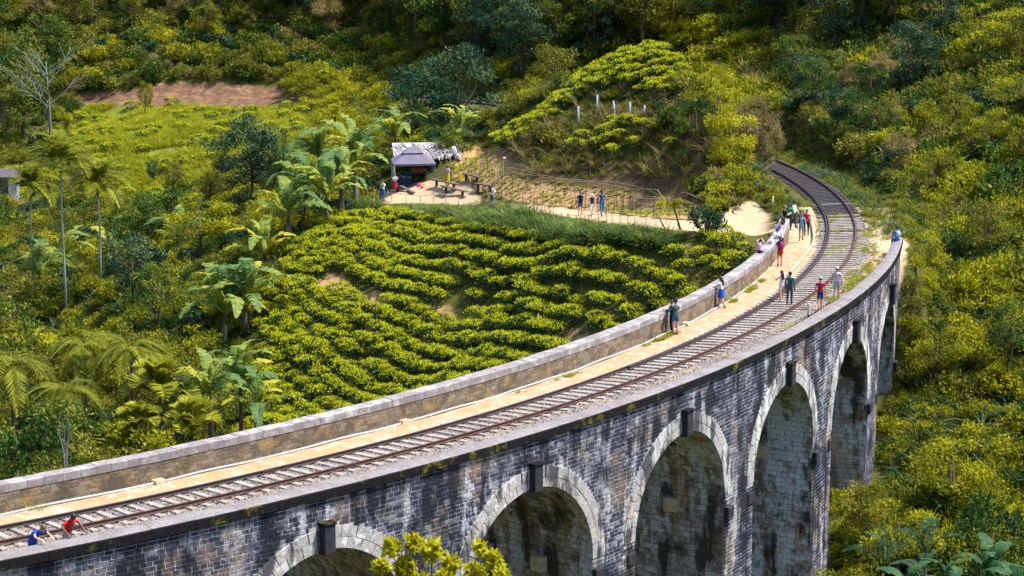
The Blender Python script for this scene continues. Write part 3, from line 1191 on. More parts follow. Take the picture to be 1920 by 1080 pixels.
def build_track():
    # ballast bed
    mb = MB()
    n = 420
    aa = np.linspace(A_T0, A_T1, n)
    us = np.array([-1.85, -1.55, -1.2, -0.8, -0.4, 0, 0.4, 0.8, 1.2, 1.6, 2.0])
    V = []
    for a in aa:
        nar = 1 - 0.24 * float(sstep(-15, -7, a))
        for o in us * nar:
            P = pol(o, a, 0)
            e = 1 - abs(o - 0.1) / 2.0
            z = DECK_Z - 0.075 + 0.06 * min(1, e * 3) + cant(o) + 0.03 * (fbm(P[0] * 2.3, P[1] * 2.3, 5) - 0.5)
            V.append((P[0], P[1], z))
    k = len(us)
    F = np.array([[i * k + j, i * k + j + 1, (i + 1) * k + j + 1, (i + 1) * k + j] for i in range(n - 1) for j in range(k - 1)])
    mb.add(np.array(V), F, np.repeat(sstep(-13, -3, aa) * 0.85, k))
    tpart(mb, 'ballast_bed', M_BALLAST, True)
    # rails
    prof = [(-0.068, -0.145), (0.068, -0.145), (0.068, -0.130), (0.012, -0.112), (0.010, -0.036), (0.036, -0.030), (0.036, -0.004), (0.026, 0.0), (-0.026, 0.0), (-0.036, -0.004), (-0.036, -0.030), (-0.010, -0.036), (-0.012, -0.112), (-0.068, -0.130)]
    for nm, o0, m, a0, a1, dz in (('rail', -0.872, M_RAIL_D, A_T0, A_T1, 0), ('rail', 0.872, M_RAIL, A_T0, A_T1, 0), ('check_rail', -0.742, M_RAIL_D, -33.0, A_T1, 0.0)):
        mb = MB()
        sweep(mb, a0, a1, lambda a, o0=o0: [(o0 + x, z + cant(o0)) for x, z in prof], int((a1 - a0) * 2.2), 0.5)
        tpart(mb, nm, m)
    # fishplates at the rail joints
    for o0, s00 in ((-0.872, -93.0), (0.872, -90.5)):
        s = s00
        while s < 20:
            mb = MB()
            a0, a1 = s2a(s - 0.32), s2a(s + 0.32)
            sweep(mb, a0, a1, lambda a, o0=o0: [(o0 - 0.045, -0.115 + cant(o0)), (o0 + 0.045, -0.115 + cant(o0)), (o0 + 0.045, -0.035 + cant(o0)), (o0 - 0.045, -0.035 + cant(o0))], 1, 0.3)
            for q in (-0.22, -0.07, 0.07, 0.22):
                for sd in (-1, 1):
                    polbox(mb, s + q - 0.02, s + q + 0.02, o0 + sd * 0.045, o0 + sd * 0.07, -0.09 + cant(o0), -0.055 + cant(o0))
            tpart(mb, 'fishplate', M_RAIL_D)
            s += 11.9
    # sleepers share one mesh; each carries its own twist
    sl = MB()
    V = box_v(-1.37, 1.37, -0.115, 0.115, -0.14, 0.0)
    V2 = V.copy()
    V2[:, :2] *= [0.995, 0.88]
    top = np.concatenate([V[:4], V[4:] - [0, 0, 0.02], V2[4:]])
    F = np.array([[0, 3, 7, 4], [3, 2, 6, 7], [2, 1, 5, 6], [1, 0, 4, 5], [4, 7, 11, 8], [7, 6, 10, 11], [6, 5, 9, 10], [5, 4, 8, 9], [8, 11, 10, 9], [0, 1, 2, 3]])
    sl.add(top, F, 0.5)
    for o0 in (-0.872, 0.872):                              # chairs and spikes
        for sd in (-1, 1):
            add_box(sl, o0 + sd * 0.10 - 0.03, o0 + sd * 0.10 + 0.03, -0.06, 0.06, 0.0, 0.035, 0.2, 1)
    me = sl.mesh('sleeper', [M_SLEEPER, M_RAIL])
    me_d = sl.mesh('sleeper', [mat_simple('dark_sleeper', (0.085, 0.075, 0.075), (0.035, 0.032, 0.035), 5, 0.85, 0.2, 0.5), M_RAIL_D])  # darker sleeper copy for the track past the bridge end
    s, k = S_LO + 0.3, 0
    s_end = math.radians(A_T1) * R0
    while s < s_end and k < 292:
        a = s / R0 * 180 / math.pi if False else s2a(s)
        P = pol(random.uniform(-0.05, 0.05), a, -0.150)
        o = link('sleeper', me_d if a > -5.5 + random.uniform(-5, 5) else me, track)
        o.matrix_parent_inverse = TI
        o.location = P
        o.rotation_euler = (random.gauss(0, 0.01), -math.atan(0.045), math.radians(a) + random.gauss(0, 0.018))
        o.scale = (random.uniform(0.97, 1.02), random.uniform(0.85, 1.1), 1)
        s += 0.66
        k += 1


build_track()


def build_deck_details():
    # loose ballast stones
    mb = MB()
    V0, F0 = ICO1
    for i in range(9000):
        a = -57 + 50 * random.random() ** 1.35
        o = random.uniform(-1.5, 2.3) if random.random() < 0.85 else random.uniform(-2.6, 3.4)
        if abs(abs(o) - 0.872) < 0.09:
            continue
        r = random.uniform(0.018, 0.045)
        P = pol(o, a, DECK_Z + 0.02 + cant(max(-1.5, min(1.8, o))))
        mb.add(V0 * r * RNG.uniform(0.6, 1.3, (12, 1)) + P if len(V0) == 12 else V0 * r + P, F0, random.random())
    t = NT('gravel')
    rnd = t.attr('rnd').outputs['Fac']
    g = t.surf(t.ramp(rnd, [(0, (0.13, 0.11, 0.10)), (0.6, (0.27, 0.24, 0.225)), (1, (0.46, 0.42, 0.40))]), 0.95, 0.1)
    o = mb.build('ballast_gravel', g)
    tag(o, 'loose grey ballast stones between the sleepers', 'gravel', kind='stuff')
    # cable pipe along the foot of the inner parapet
    pip = MB()
    aa = np.linspace(-57, -18.6, 110)
    pts = np.array([pol(float(intp(a, PF)) + 0.17 + 0.02 * math.sin(a * 3.1), a, DECK_Z + 0.09 + 0.02 * math.sin(a * 1.7)) for a in aa])
    add_tube(pip, pts, 0.045, 8)
    tag(pip.build('cable_pipe', mat_simple('dull_plastic_pipe', (0.44, 0.45, 0.48), (0.30, 0.30, 0.31), 3, 0.5, 0.4), smooth=True), 'thin pale pipe running along the foot of the inner parapet', 'pipe')
    # kerb pipe beside the walkway at the far end
    pk = MB()
    kp = np.array([at_z(x, y, DECK_Z + 0.1) for x, y in [(1477, 517), (1483, 509), (1492, 499), (1501, 488), (1511, 476), (1519, 465), (1524, 456), (1526, 446), (1525, 434), (1523, 420), (1521, 405)]])
    add_tube(pk, kp, 0.07, 8)
    tag(pk.build('kerb_pipe', mat_simple('cream_pipe', (0.46, 0.41, 0.33), (0.32, 0.27, 0.2), 3, 0.7, 0.2), smooth=True), 'cream pipe edging the walkway beside the track at the hillside end', 'pipe')
    # stone slabs covering the pipe joints
    for n_, (x, y) in enumerate([(298, 903), (755, 790), (1284, 607)]):
        p = at_z(x, y, DECK_Z + 0.1)
        off, a = offang(p[0], p[1])
        mb = MB()
        M = trs((0, 0, 0), math.radians(a) + 0.1 * n_)
        V = box_v(-0.22, 0.22, -0.26, 0.26, -0.1, 0.13)
        V[4:, :2] *= 0.93
        V = V @ M[:3, :3].T
        mb.add(V, BOXF)
        V = box_v(-0.17, 0.17, -0.2, 0.2, 0.13, 0.16) @ M[:3, :3].T
        mb.add(V, BOXF)
        o = mb.build('joint_cover', M_CORBEL)
        o.location = (p[0], p[1], DECK_Z + 0.02)
        tag(o, ['sandstone cover block over the pipe by the orange stained parapet', 'sandstone cover block with dry grass at its foot', 'sandstone cover block beside the person in a green hoodie'][n_], 'stone block')
    # white marker post with a black foot
    p = at_z(1516, 600, DECK_Z)
    e = empty('marker_post', (p[0], p[1], DECK_Z), label='short white marker post with black foot beside the outer rail', cat='post')
    mb = MB()
    add_tube(mb, [(0, 0, 0), (0, 0, 0.28)], 0.075, 10)
    mb.build('foot', M_KEY, e)
    mb = MB()
    add_tube(mb, [(0, 0, 0.28), (0, 0, 0.80), (0, 0, 0.85)], [0.075, 0.075, 0.05], 10)
    mb.build('shaft', M_CONC, e)


build_deck_details()
# ------------------------------------------------------------------ plants: materials
L_YEL = mat_leaf('yellow_green_leaf', [(0.0, (0.049, 0.075, 0.008)), (0.4, (0.177, 0.19, 0.012)), (0.75, (0.352, 0.345, 0.014)), (1.0, (0.512, 0.47, 0.02))], 0.45, 0.5, 0.12, 0.06)
L_OLV = mat_leaf('olive_leaf', [(0.0, (0.032, 0.050, 0.009)), (0.5, (0.120, 0.135, 0.015)), (0.85, (0.229, 0.225, 0.025)), (1.0, (0.335, 0.30, 0.07))], 0.4, 0.5, 0.12, 0.06)
L_GRN = mat_leaf('green_leaf', [(0.0, (0.014, 0.042, 0.012)), (0.5, (0.043, 0.092, 0.018)), (0.85, (0.123, 0.17, 0.018)), (1.0, (0.256, 0.26, 0.03))], 0.35, 0.5, 0.12, 0.06)
L_TEAL = mat_leaf('blue_green_leaf', [(0.0, (0.009, 0.034, 0.021)), (0.5, (0.026, 0.070, 0.038)), (0.9, (0.08, 0.135, 0.055)), (1.0, (0.2, 0.24, 0.09))], 0.32, 0.5, 0.12, 0.06)
L_STRAW = mat_leaf('straw', [(0.0, (0.10, 0.08, 0.030)), (0.5, (0.25, 0.20, 0.07)), (1.0, (0.44, 0.35, 0.14))], 0.35, 0.6, 0.12, 0.06)
L_TEA = mat_leaf('old_tea_leaf', [(0.0, (0.008, 0.028, 0.010)), (0.6, (0.024, 0.068, 0.016)), (1.0, (0.067, 0.12, 0.018))], 0.25, 0.45, 0.06, 0.2)
L_FLUSH = mat_leaf('young_tea_shoot', [(0.0, (0.270, 0.30, 0.012)), (0.5, (0.521, 0.54, 0.015)), (1.0, (0.688, 0.66, 0.02))], 0.5, 0.5, 0.08, 0.06)
L_GRASS = mat_leaf('tall_grass', [(0.0, (0.019, 0.065, 0.032)), (0.5, (0.071, 0.13, 0.035)), (0.8, (0.209, 0.24, 0.04)), (1.0, (0.398, 0.38, 0.08))], 0.4, 0.5, 0.12, 0.06)
L_MEADOW = mat_leaf('meadow_grass', [(0.0, (0.088, 0.13, 0.010)), (0.5, (0.238, 0.27, 0.012)), (1.0, (0.405, 0.39, 0.03))], 0.45, 0.6, 0.12, 0.06)
L_BAN = mat_leaf('banana_leaf', [(0.0, (0.045, 0.12, 0.06)), (0.35, (0.125, 0.22, 0.07)), (0.7, (0.32, 0.38, 0.07)), (1.0, (0.54, 0.46, 0.03))], 0.45, 0.5, 0.0, 0.1)
L_PALM = mat_leaf('palm_frond', [(0.0, (0.04, 0.065, 0.010)), (0.5, (0.15, 0.175, 0.016)), (1.0, (0.38, 0.38, 0.03))], 0.4, 0.5, 0.1, 0.1)
L_PALMB = mat_leaf('shade_toned_palm_frond', [(0.0, (0.010, 0.04, 0.025)), (0.6, (0.03, 0.085, 0.045)), (1.0, (0.09, 0.13, 0.04))], 0.35, 0.5, 0.1, 0.1)  # blue-green fronds with the right slope's shade darkened into the colour
L_DRY = mat_leaf('dry_leaf', [(0.0, (0.07, 0.05, 0.035)), (0.6, (0.20, 0.15, 0.11)), (1.0, (0.42, 0.34, 0.26))], 0.2)
M_BARK = mat_simple('bark', (0.13, 0.10, 0.075), (0.055, 0.042, 0.034), 5, 0.95, 0.1, 0.8, True)
M_PALE = mat_simple('pale_bark', (0.19, 0.21, 0.18), (0.11, 0.13, 0.11), 3, 0.9, 0.1, 0.5, True)
M_ARECA = mat_simple('ringed_palm_trunk', (0.30, 0.37, 0.31), (0.17, 0.22, 0.18), 3, 0.9, 0.1, 0.5, True, stretch=(1, 1, 4))
M_STEM = mat_simple('banana_stem', (0.12, 0.09, 0.075), (0.045, 0.035, 0.035), 4, 0.9, 0.15, 0.7, True, stretch=(3, 3, 1))


# ------------------------------------------------------------------ plants: shapes
def unit(v):
    return v / (np.linalg.norm(v, axis=-1, keepdims=True) + 1e-9)


def leaf_quads(mb, P, D, N, L, W, rnd, mat=0, fold=0.0):
    """one pointed four-cornered leaf at each point"""
    n = len(P)
    D = unit(D)
    S = unit(np.cross(D, N))
    N2 = np.cross(S, D)
    L = np.broadcast_to(np.asarray(L, float), (n,))[:, None]
    W = np.broadcast_to(np.asarray(W, float), (n,))[:, None]
    V = np.stack([P, P + D * L * 0.45 + S * W * 0.5 + N2 * W * fold, P + D * L, P + D * L * 0.45 - S * W * 0.5 + N2 * W * fold], 1).reshape(-1, 3)
    F = np.arange(4 * n).reshape(n, 4)
    mb.add(V, F, np.repeat(rnd, 4), mat)


def rdir(n, up=0.0):
    u = RNG.normal(size=(n, 3))
    u[:, 2] += up
    return unit(u)


def foliage(mb, clumps, n, L, W, up=0.35, shell=0.7, flat=1.0, mat=0, droop=0.0, spread=0.55, bias=0.5):
    """leaves round a set of clumps (x, y, z, r): light falls between them"""
    C = np.asarray(clumps, float)
    w = C[:, 3] ** 2
    k = RNG.choice(len(C), n, p=w / w.sum())
    u = rdir(n, 0.35)
    rad = shell + (1 - shell) * 2 * (RNG.random(n) - 0.35)
    P = C[k, :3] + u * (C[k, 3] * rad)[:, None] * np.array([1, 1, flat])
    D = unit(u + RNG.normal(size=(n, 3)) * 0.7 + np.array([0, 0, up - droop]))
    N = unit(u * 0.5 + np.array([0, 0, 0.9]) + RNG.normal(size=(n, 3)) * 0.45)
    cr = RNG.random(len(C))
    rnd = np.clip(bias + (cr[k] - 0.5) * spread + RNG.normal(size=n) * 0.17, 0, 1)
    Ls = L * RNG.uniform(0.7, 1.25, n)
    leaf_quads(mb, P - D * (Ls * 0.4)[:, None], D, N, Ls, W * RNG.uniform(0.75, 1.2, n), rnd, mat)


def dome_clumps(n, rx, rz, r, seed_top=0.15, zc=0.0, full=False):
    """clump centres spread over the outside of a dome or ball"""
    out = []
    while len(out) < n:
        u = RNG.normal(size=3)
        u /= np.linalg.norm(u)
        if not full and u[2] < -0.15:
            continue
        q = RNG.uniform(0.45, 1.0) ** 0.5
        k = RNG.uniform(0.78, 1.18)
        out.append((u[0] * rx * q * k, u[1] * rx * q * k, zc + u[2] * rz * q * k, r * RNG.uniform(0.65, 1.3)))
    return out


def shrub_mesh(name, mat, rx=1.0, rz=1.0, n=520, clumps=13, r=0.42, L=0.26, W=0.11, droop=0.0, flat=0.8, up=0.35, bias=0.5):
    mb = MB()
    cl = dome_clumps(clumps, rx * 0.8, rz * 0.75, r, zc=rz * 0.28)
    for c in cl[::2]:
        add_tube(mb, [(0, 0, -0.3), (c[0] * 0.4, c[1] * 0.4, c[2] * 0.5), c[:3]], [0.035, 0.02, 0.008], 4, 0.4, 1, False)
    foliage(mb, cl, n, L, W, up, 0.7, flat, 0, droop, bias=bias)
    return mb.mesh(name, [mat, M_BARK])


def tuft_mesh(name, mat, n=46, L=1.2, w=0.035, spread=0.5, arch=0.9, r=0.25, bias=0.5):
    """a tussock of arching blades"""
    mb = MB()
    a = RNG.random(n) * 2 * math.pi
    rr = r * np.sqrt(RNG.random(n))
    b = np.stack([np.cos(a) * rr, np.sin(a) * rr, np.full(n, -0.05)], 1)
    d = np.stack([np.cos(a + RNG.normal(size=n) * 0.5), np.sin(a + RNG.normal(size=n) * 0.5), np.zeros(n)], 1)
    ll = L * RNG.uniform(0.55, 1.2, n)
    t = np.array([0, 0.35, 0.7, 1.0])
    side = np.stack([-d[:, 1], d[:, 0], np.zeros(n)], 1)
    V = []
    sp = spread * RNG.uniform(0.4, 1.3, n)
    ar = arch * RNG.uniform(0.5, 1.3, n)
    for q, wt in zip(t, (1.0, 0.9, 0.6, 0.05)):
        p = b + d * (ll * (sp * q + 0.35 * ar * q * q))[:, None] + np.array([0, 0, 1.0]) * (ll * (q - ar * 0.55 * q ** 2.2))[:, None]
        V += [p - side * w * wt, p + side * w * wt]
    V = np.stack(V, 1)
    base = (np.arange(n) * 8)[:, None]
    F = np.concatenate([base + np.array([[2 * i, 2 * i + 1, 2 * i + 3, 2 * i + 2]]) for i in range(3)])
    r_ = np.repeat(np.clip(bias + RNG.normal(size=n) * 0.2, 0, 1), 8).reshape(n, 8)
    r_[:, 4:] += 0.12
    mb.add(V.reshape(-1, 3), F, np.clip(r_, 0, 1).ravel())
    return mb.mesh(name, mat)


def tea_mesh(name, sz=1.0):
    """flat-topped tea bush: dark old leaves, bright shoots on the plucking table"""
    mb = MB()
    for i in range(5):
        a = i * 1.3
        add_tube(mb, [(0, 0, -0.3), (0.12 * math.cos(a), 0.12 * math.sin(a), 0.15), (0.35 * math.cos(a), 0.35 * math.sin(a), 0.5)], [0.03, 0.022, 0.01], 4, 0.4, 2, False)
    n = 330
    a = RNG.random(n) * 2 * math.pi
    q = np.sqrt(RNG.random(n))
    lob = 1 + 0.13 * np.sin(a * 3 + RNG.random() * 6) + 0.08 * np.sin(a * 5 + 1)
    top = 0.80 - 0.26 * q ** 3
    z = np.where(RNG.random(n) < 0.5, top - 0.06, RNG.uniform(0.05, 1, n) * top)
    rr = np.where(z < top - 0.1, 0.62 * (0.8 + 0.25 * RNG.random(n)) * (0.72 + 0.35 * z), 0.66 * q) * lob
    P = np.stack([np.cos(a) * rr, np.sin(a) * rr, z], 1)
    u = unit(np.stack([np.cos(a), np.sin(a), np.full(n, 0.35)], 1) + RNG.normal(size=(n, 3)) * 0.5)
    leaf_quads(mb, P, u, rdir(n, 1.6), RNG.uniform(0.12, 0.2, n), RNG.uniform(0.06, 0.09, n), np.clip(RNG.normal(0.45, 0.22, n), 0, 1), 0)
    m = 330
    a = RNG.random(m) * 2 * math.pi
    q = np.sqrt(RNG.random(m))
    lob = 1 + 0.13 * np.sin(a * 3) + 0.06 * np.sin(a * 5 + 1)
    P = np.stack([np.cos(a) * q * 0.68 * lob, np.sin(a) * q * 0.68 * lob, 0.80 - 0.26 * q ** 3 + RNG.uniform(-0.03, 0.09, m)], 1)
    gap = np.sin(P[:, 0] * 7 + RNG.random() * 6) + np.sin(P[:, 1] * 8 + RNG.random() * 6) > -0.9
    P = P[gap]
    m = len(P)
    leaf_quads(mb, P, rdir(m, 0.7), rdir(m, 2.0), RNG.uniform(0.085, 0.14, m), RNG.uniform(0.045, 0.07, m), np.clip(RNG.normal(0.5, 0.22, m), 0, 1), 1)
    return mb.mesh(name, [L_TEA, L_FLUSH, M_BARK])


def seedling_mesh(name):
    mb = MB()
    for k in range(9):
        a = RNG.random() * 6.28
        d = np.array([[math.cos(a), math.sin(a), 0.7]])
        leaf_quads(mb, np.array([[0, 0, 0.02]]) + d * 0.03, d, np.array([[0, 0, 1.0]]), 0.26, 0.15, np.array([RNG.random()]))
    return mb.mesh(name, L_MEADOW)


# ------------------------------------------------------------------ stuff by geometry nodes: points carry turn, size and kind
_SRC = {}


def src_collection(meshes):
    key = tuple(m.name for m in meshes)
    if key not in _SRC:
        c = bpy.data.collections.new('plant_kinds')
        for i, m in enumerate(meshes):
            c.objects.link(bpy.data.objects.new('%02d_plant' % i, m))
        _SRC[key] = c
    return _SRC[key]


def stuff(name, label, cat, meshes, P, scale, rz=None, idx=None, tilt=0.0):
    P = np.asarray(P, float)
    n = len(P)
    if n == 0:
        return None
    me = bpy.data.meshes.new(name)
    me.vertices.add(n)
    me.vertices.foreach_set('co', P.astype(np.float32).ravel())
    rz = RNG.random(n) * 6.283 if rz is None else np.broadcast_to(rz, (n,))
    idx = RNG.integers(0, len(meshes), n) if idx is None else idx
    sc = np.asarray(scale, float)
    sc = np.broadcast_to(sc[:, None] if sc.ndim == 1 else sc, (n, 3))
    rot = np.stack([RNG.normal(size=n) * tilt, RNG.normal(size=n) * tilt, rz], 1)
    for nm, ty, val in (('turn', 'FLOAT_VECTOR', rot), ('size', 'FLOAT_VECTOR', sc)):
        a = me.attributes.new(nm, ty, 'POINT')
        a.data.foreach_set('vector', val.astype(np.float32).ravel())
    a = me.attributes.new('pick', 'INT', 'POINT')
    a.data.foreach_set('value', np.asarray(idx).astype(np.int32))
    o = link(name, me)
    g = bpy.data.node_groups.new(name + '_scatter', 'GeometryNodeTree')
    g.interface.new_socket('Geometry', in_out='INPUT', socket_type='NodeSocketGeometry')
    g.interface.new_socket('Geometry', in_out='OUTPUT', socket_type='NodeSocketGeometry')
    gi, go = g.nodes.new('NodeGroupInput'), g.nodes.new('NodeGroupOutput')
    ci = g.nodes.new('GeometryNodeCollectionInfo')
    ci.inputs['Collection'].default_value = src_collection(meshes)
    ci.inputs['Separate Children'].default_value = True
    ci.inputs['Reset Children'].default_value = True
    ip = g.nodes.new('GeometryNodeInstanceOnPoints')
    ip.inputs['Pick Instance'].default_value = True

    def named(nm, ty):
        q = g.nodes.new('GeometryNodeInputNamedAttribute')
        q.data_type = ty
        q.inputs['Name'].default_value = nm
        return q.outputs['Attribute']
    g.links.new(gi.outputs[0], ip.inputs['Points'])
    g.links.new(ci.outputs[0], ip.inputs['Instance'])
    g.links.new(named('pick', 'INT'), ip.inputs['Instance Index'])
    er = g.nodes.new('FunctionNodeEulerToRotation')
    g.links.new(named('turn', 'FLOAT_VECTOR'), er.inputs[0])
    g.links.new(er.outputs[0], ip.inputs['Rotation'])
    g.links.new(named('size', 'FLOAT_VECTOR'), ip.inputs['Scale'])
    g.links.new(ip.outputs[0], go.inputs[0])
    md = o.modifiers.new('scatter', 'NODES')
    md.node_group = g
    tag(o, label, cat, kind='stuff')
    return o


def scatter_grid(x0, x1, y0, y1, st, jit=0.45):
    xs, ys = np.arange(x0, x1, st), np.arange(y0, y1, st)
    X, Y = np.meshgrid(xs, ys)
    X = X + RNG.uniform(-jit, jit, X.shape) * st
    Y = Y + RNG.uniform(-jit, jit, Y.shape) * st
    X, Y = X.ravel(), Y.ravel()
    Z = hgt(X, Y)
    return np.stack([X, Y, Z], 1)


def in_frame(P, h=3.0, m=60):
    q, qt = pix(P), pix(P + np.array([0, 0, h]))
    return (q[:, 0] > -m) & (q[:, 0] < 1920 + m) & (qt[:, 1] < 1080 + m) & (q[:, 1] > -m)


# what the far side of the bridge hides: points whose tops sit below the sight line over the inner parapet
def seen_over_bridge(P, h):
    off, a = offang(P[:, 0], P[:, 1])
    q = pix(P + np.stack([np.zeros(len(P)), np.zeros(len(P)), np.broadcast_to(h, (len(P),))], 1))
    aa = np.linspace(-58, -10, 160)
    line = pix(np.array([pol(float(intp(t, PB)), t, 0.9) for t in aa]))
    yl = np.interp(q[:, 0], line[:, 0], line[:, 1], left=2000, right=2000)
    inside = (off < -3.5)
    return ~inside | (q[:, 1] < yl + 6)


# ------------------------------------------------------------------ grass and ground cover
TUFT_BANK = [tuft_mesh('bank_tuft', L_GRASS, 60, 1.5, 0.030, 0.45, 1.0, 0.35, b) for b in (0.3, 0.42, 0.55)]
TUFT_MEADOW = [tuft_mesh('meadow_tuft', L_MEADOW, 40, 0.62, 0.022, 0.5, 0.6, 0.35, b) for b in (0.4, 0.55, 0.7)]
TUFT_STRAW = [tuft_mesh('straw_tuft', L_STRAW, 50, 2.2, 0.026, 0.45, 1.0, 0.4, b) for b in (0.4, 0.6)]
TUFT_MIX = [tuft_mesh('wild_tuft', L_OLV, 44, 1.1, 0.032, 0.5, 1.0, 0.35, b) for b in (0.3, 0.5)] + [tuft_mesh('blue_tuft', L_TEAL, 44, 1.3, 0.03, 0.5, 1.1, 0.35, 0.6)]


def corridor(P, m=3.4):
    """on the deck, the track or the bench it runs on"""
    off, a = offang(P[:, 0], P[:, 1])
    return (off > -m - 0.6) & (off < m + 1.8) & (a > -70) & (a < 60)


def build_grass():
    G = scatter_grid(-16, 16, 126, 172, 0.42)
    q = pix(G)
    k = inpoly(q, BANKG)
    k &= ~inpoly(q + np.array([0, -9.0]), PATH)
    P = G[k]
    top = inpoly(q[k] + np.array([0, -24.0]), PATH)
    s = RNG.uniform(0.65, 1.1, len(P)) * np.where(top, 0.5, 1.0)
    stuff('bank_grass', 'tall blue-green grass hanging down the bank below the sandy path', 'grass', TUFT_BANK, P, s, tilt=0.1)
    # meadow of the clearing
    G = scatter_grid(-62, -15, 192, 250, 0.55)
    q = pix(G)
    k = inpoly(q, CLEARING) & ~inpoly(q, ROAD)
    dens = fbm(G[:, 0] * 0.25, G[:, 1] * 0.25, 21)
    k &= dens > 0.36
    P = G[k]
    stuff('meadow_grass', 'bright yellow-green grass of the clearing below the clay road', 'grass', TUFT_MEADOW, P, 0.7 + 1.2 * dens[k], tilt=0.1)
    # rough grass round the knoll, beside the track and along the edge of the yard
    G = scatter_grid(-18, 30, 128, 196, 0.55)
    q = pix(G)
    off, a = offang(G[:, 0], G[:, 1])
    bench = (off > 1.7) & (off < 5.6) & (a > -12) & (a < 30) & ~inpoly(q, SOIL_R)
    bench |= (off < -2.1) & (off > -4.4) & (a > -6.5) & (a < 30) & ~inpoly(q, PATH)
    knoll = (off < -4.2) & (G[:, 1] > 140) & inpoly(q, [(1000, 330), (940, 250), (1200, 20), (1400, 90), (1470, 300), (1440, 400), (1330, 400), (1320, 340)]) & ~inpoly(q, KNOLL_TEA) & ~inpoly(q, PATH)
    yard = inpoly(q, [(840, 265), (940, 250), (945, 275), (850, 285), (720, 330), (690, 340), (700, 300)])
    P = G[bench | yard]
    stuff('verge_grass', 'low yellow-green weeds and grass along the railway verge and the yard edge', 'grass', TUFT_MEADOW[:2] + TUFT_MIX + TUFT_MIX[:1], P, RNG.uniform(0.3, 0.75, len(P)), tilt=0.15)
    P = G[knoll]
    stuff('knoll_grass', 'rough straw and green grass covering the knoll', 'grass', TUFT_MIX[:2] + TUFT_STRAW[:1] + TUFT_MEADOW[1:2], P, RNG.uniform(0.35, 0.8, len(P)), tilt=0.2)
    # weeds on the deck
    rows = []
    for (o0, o1, a0, a1, n, s0) in ((2.0, 2.9, -33, -13, 330, 0.45), (2.2, 3.0, -50, -33, 120, 0.4), (-2.3, -2.05, -38, -33, 40, 0.5), (-2.55, -2.3, -30.5, -27, 40, 0.45), (-2.75, -2.5, -23.5, -19, 70, 0.55), (1.0, 2.3, -22, -8, 230, 0.45), (-0.6, 0.75, -14, -4, 160, 0.3), (-1.7, -1.1, -14, 2, 80, 0.3), (-2.4, -2.1, -51.5, -50.5, 10, 0.7), (3.0, 3.2, -18, -13, 30, 0.6)):
        for i in range(n):
            a = random.uniform(a0, a1)
            if vnoise(np.array([a * 1.3]), np.array([o0 * 9.1]), 4)[0] < 0.42:
                continue
            rows.append(np.append(pol(random.uniform(o0, o1), a, DECK_Z + 0.02), s0 * random.uniform(0.4, 1.0)))
    rows = np.array(rows)
    stuff('deck_weeds', 'small tufts of grass and weeds growing on the deck beside the rails', 'weeds', TUFT_MEADOW, rows[:, :3], rows[:, 3], tilt=0.1)
    # seedlings in the garden beds
    sd = [seedling_mesh('seedling') for _ in range(4)]
    G = scatter_grid(-10, 13, 138, 196, 0.44, 0.3)
    q = pix(G)
    k = inpoly(q, GARDEN) & (RNG.random(len(G)) < 0.8)
    P = G[k]
    stuff('vegetable_seedlings', 'rows of young vegetable plants in the fenced garden', 'seedlings', sd, P, RNG.uniform(0.45, 1.2, len(P)))


build_grass()

# ------------------------------------------------------------------ tea
TEA = [tea_mesh('tea_bush') for _ in range(6)]


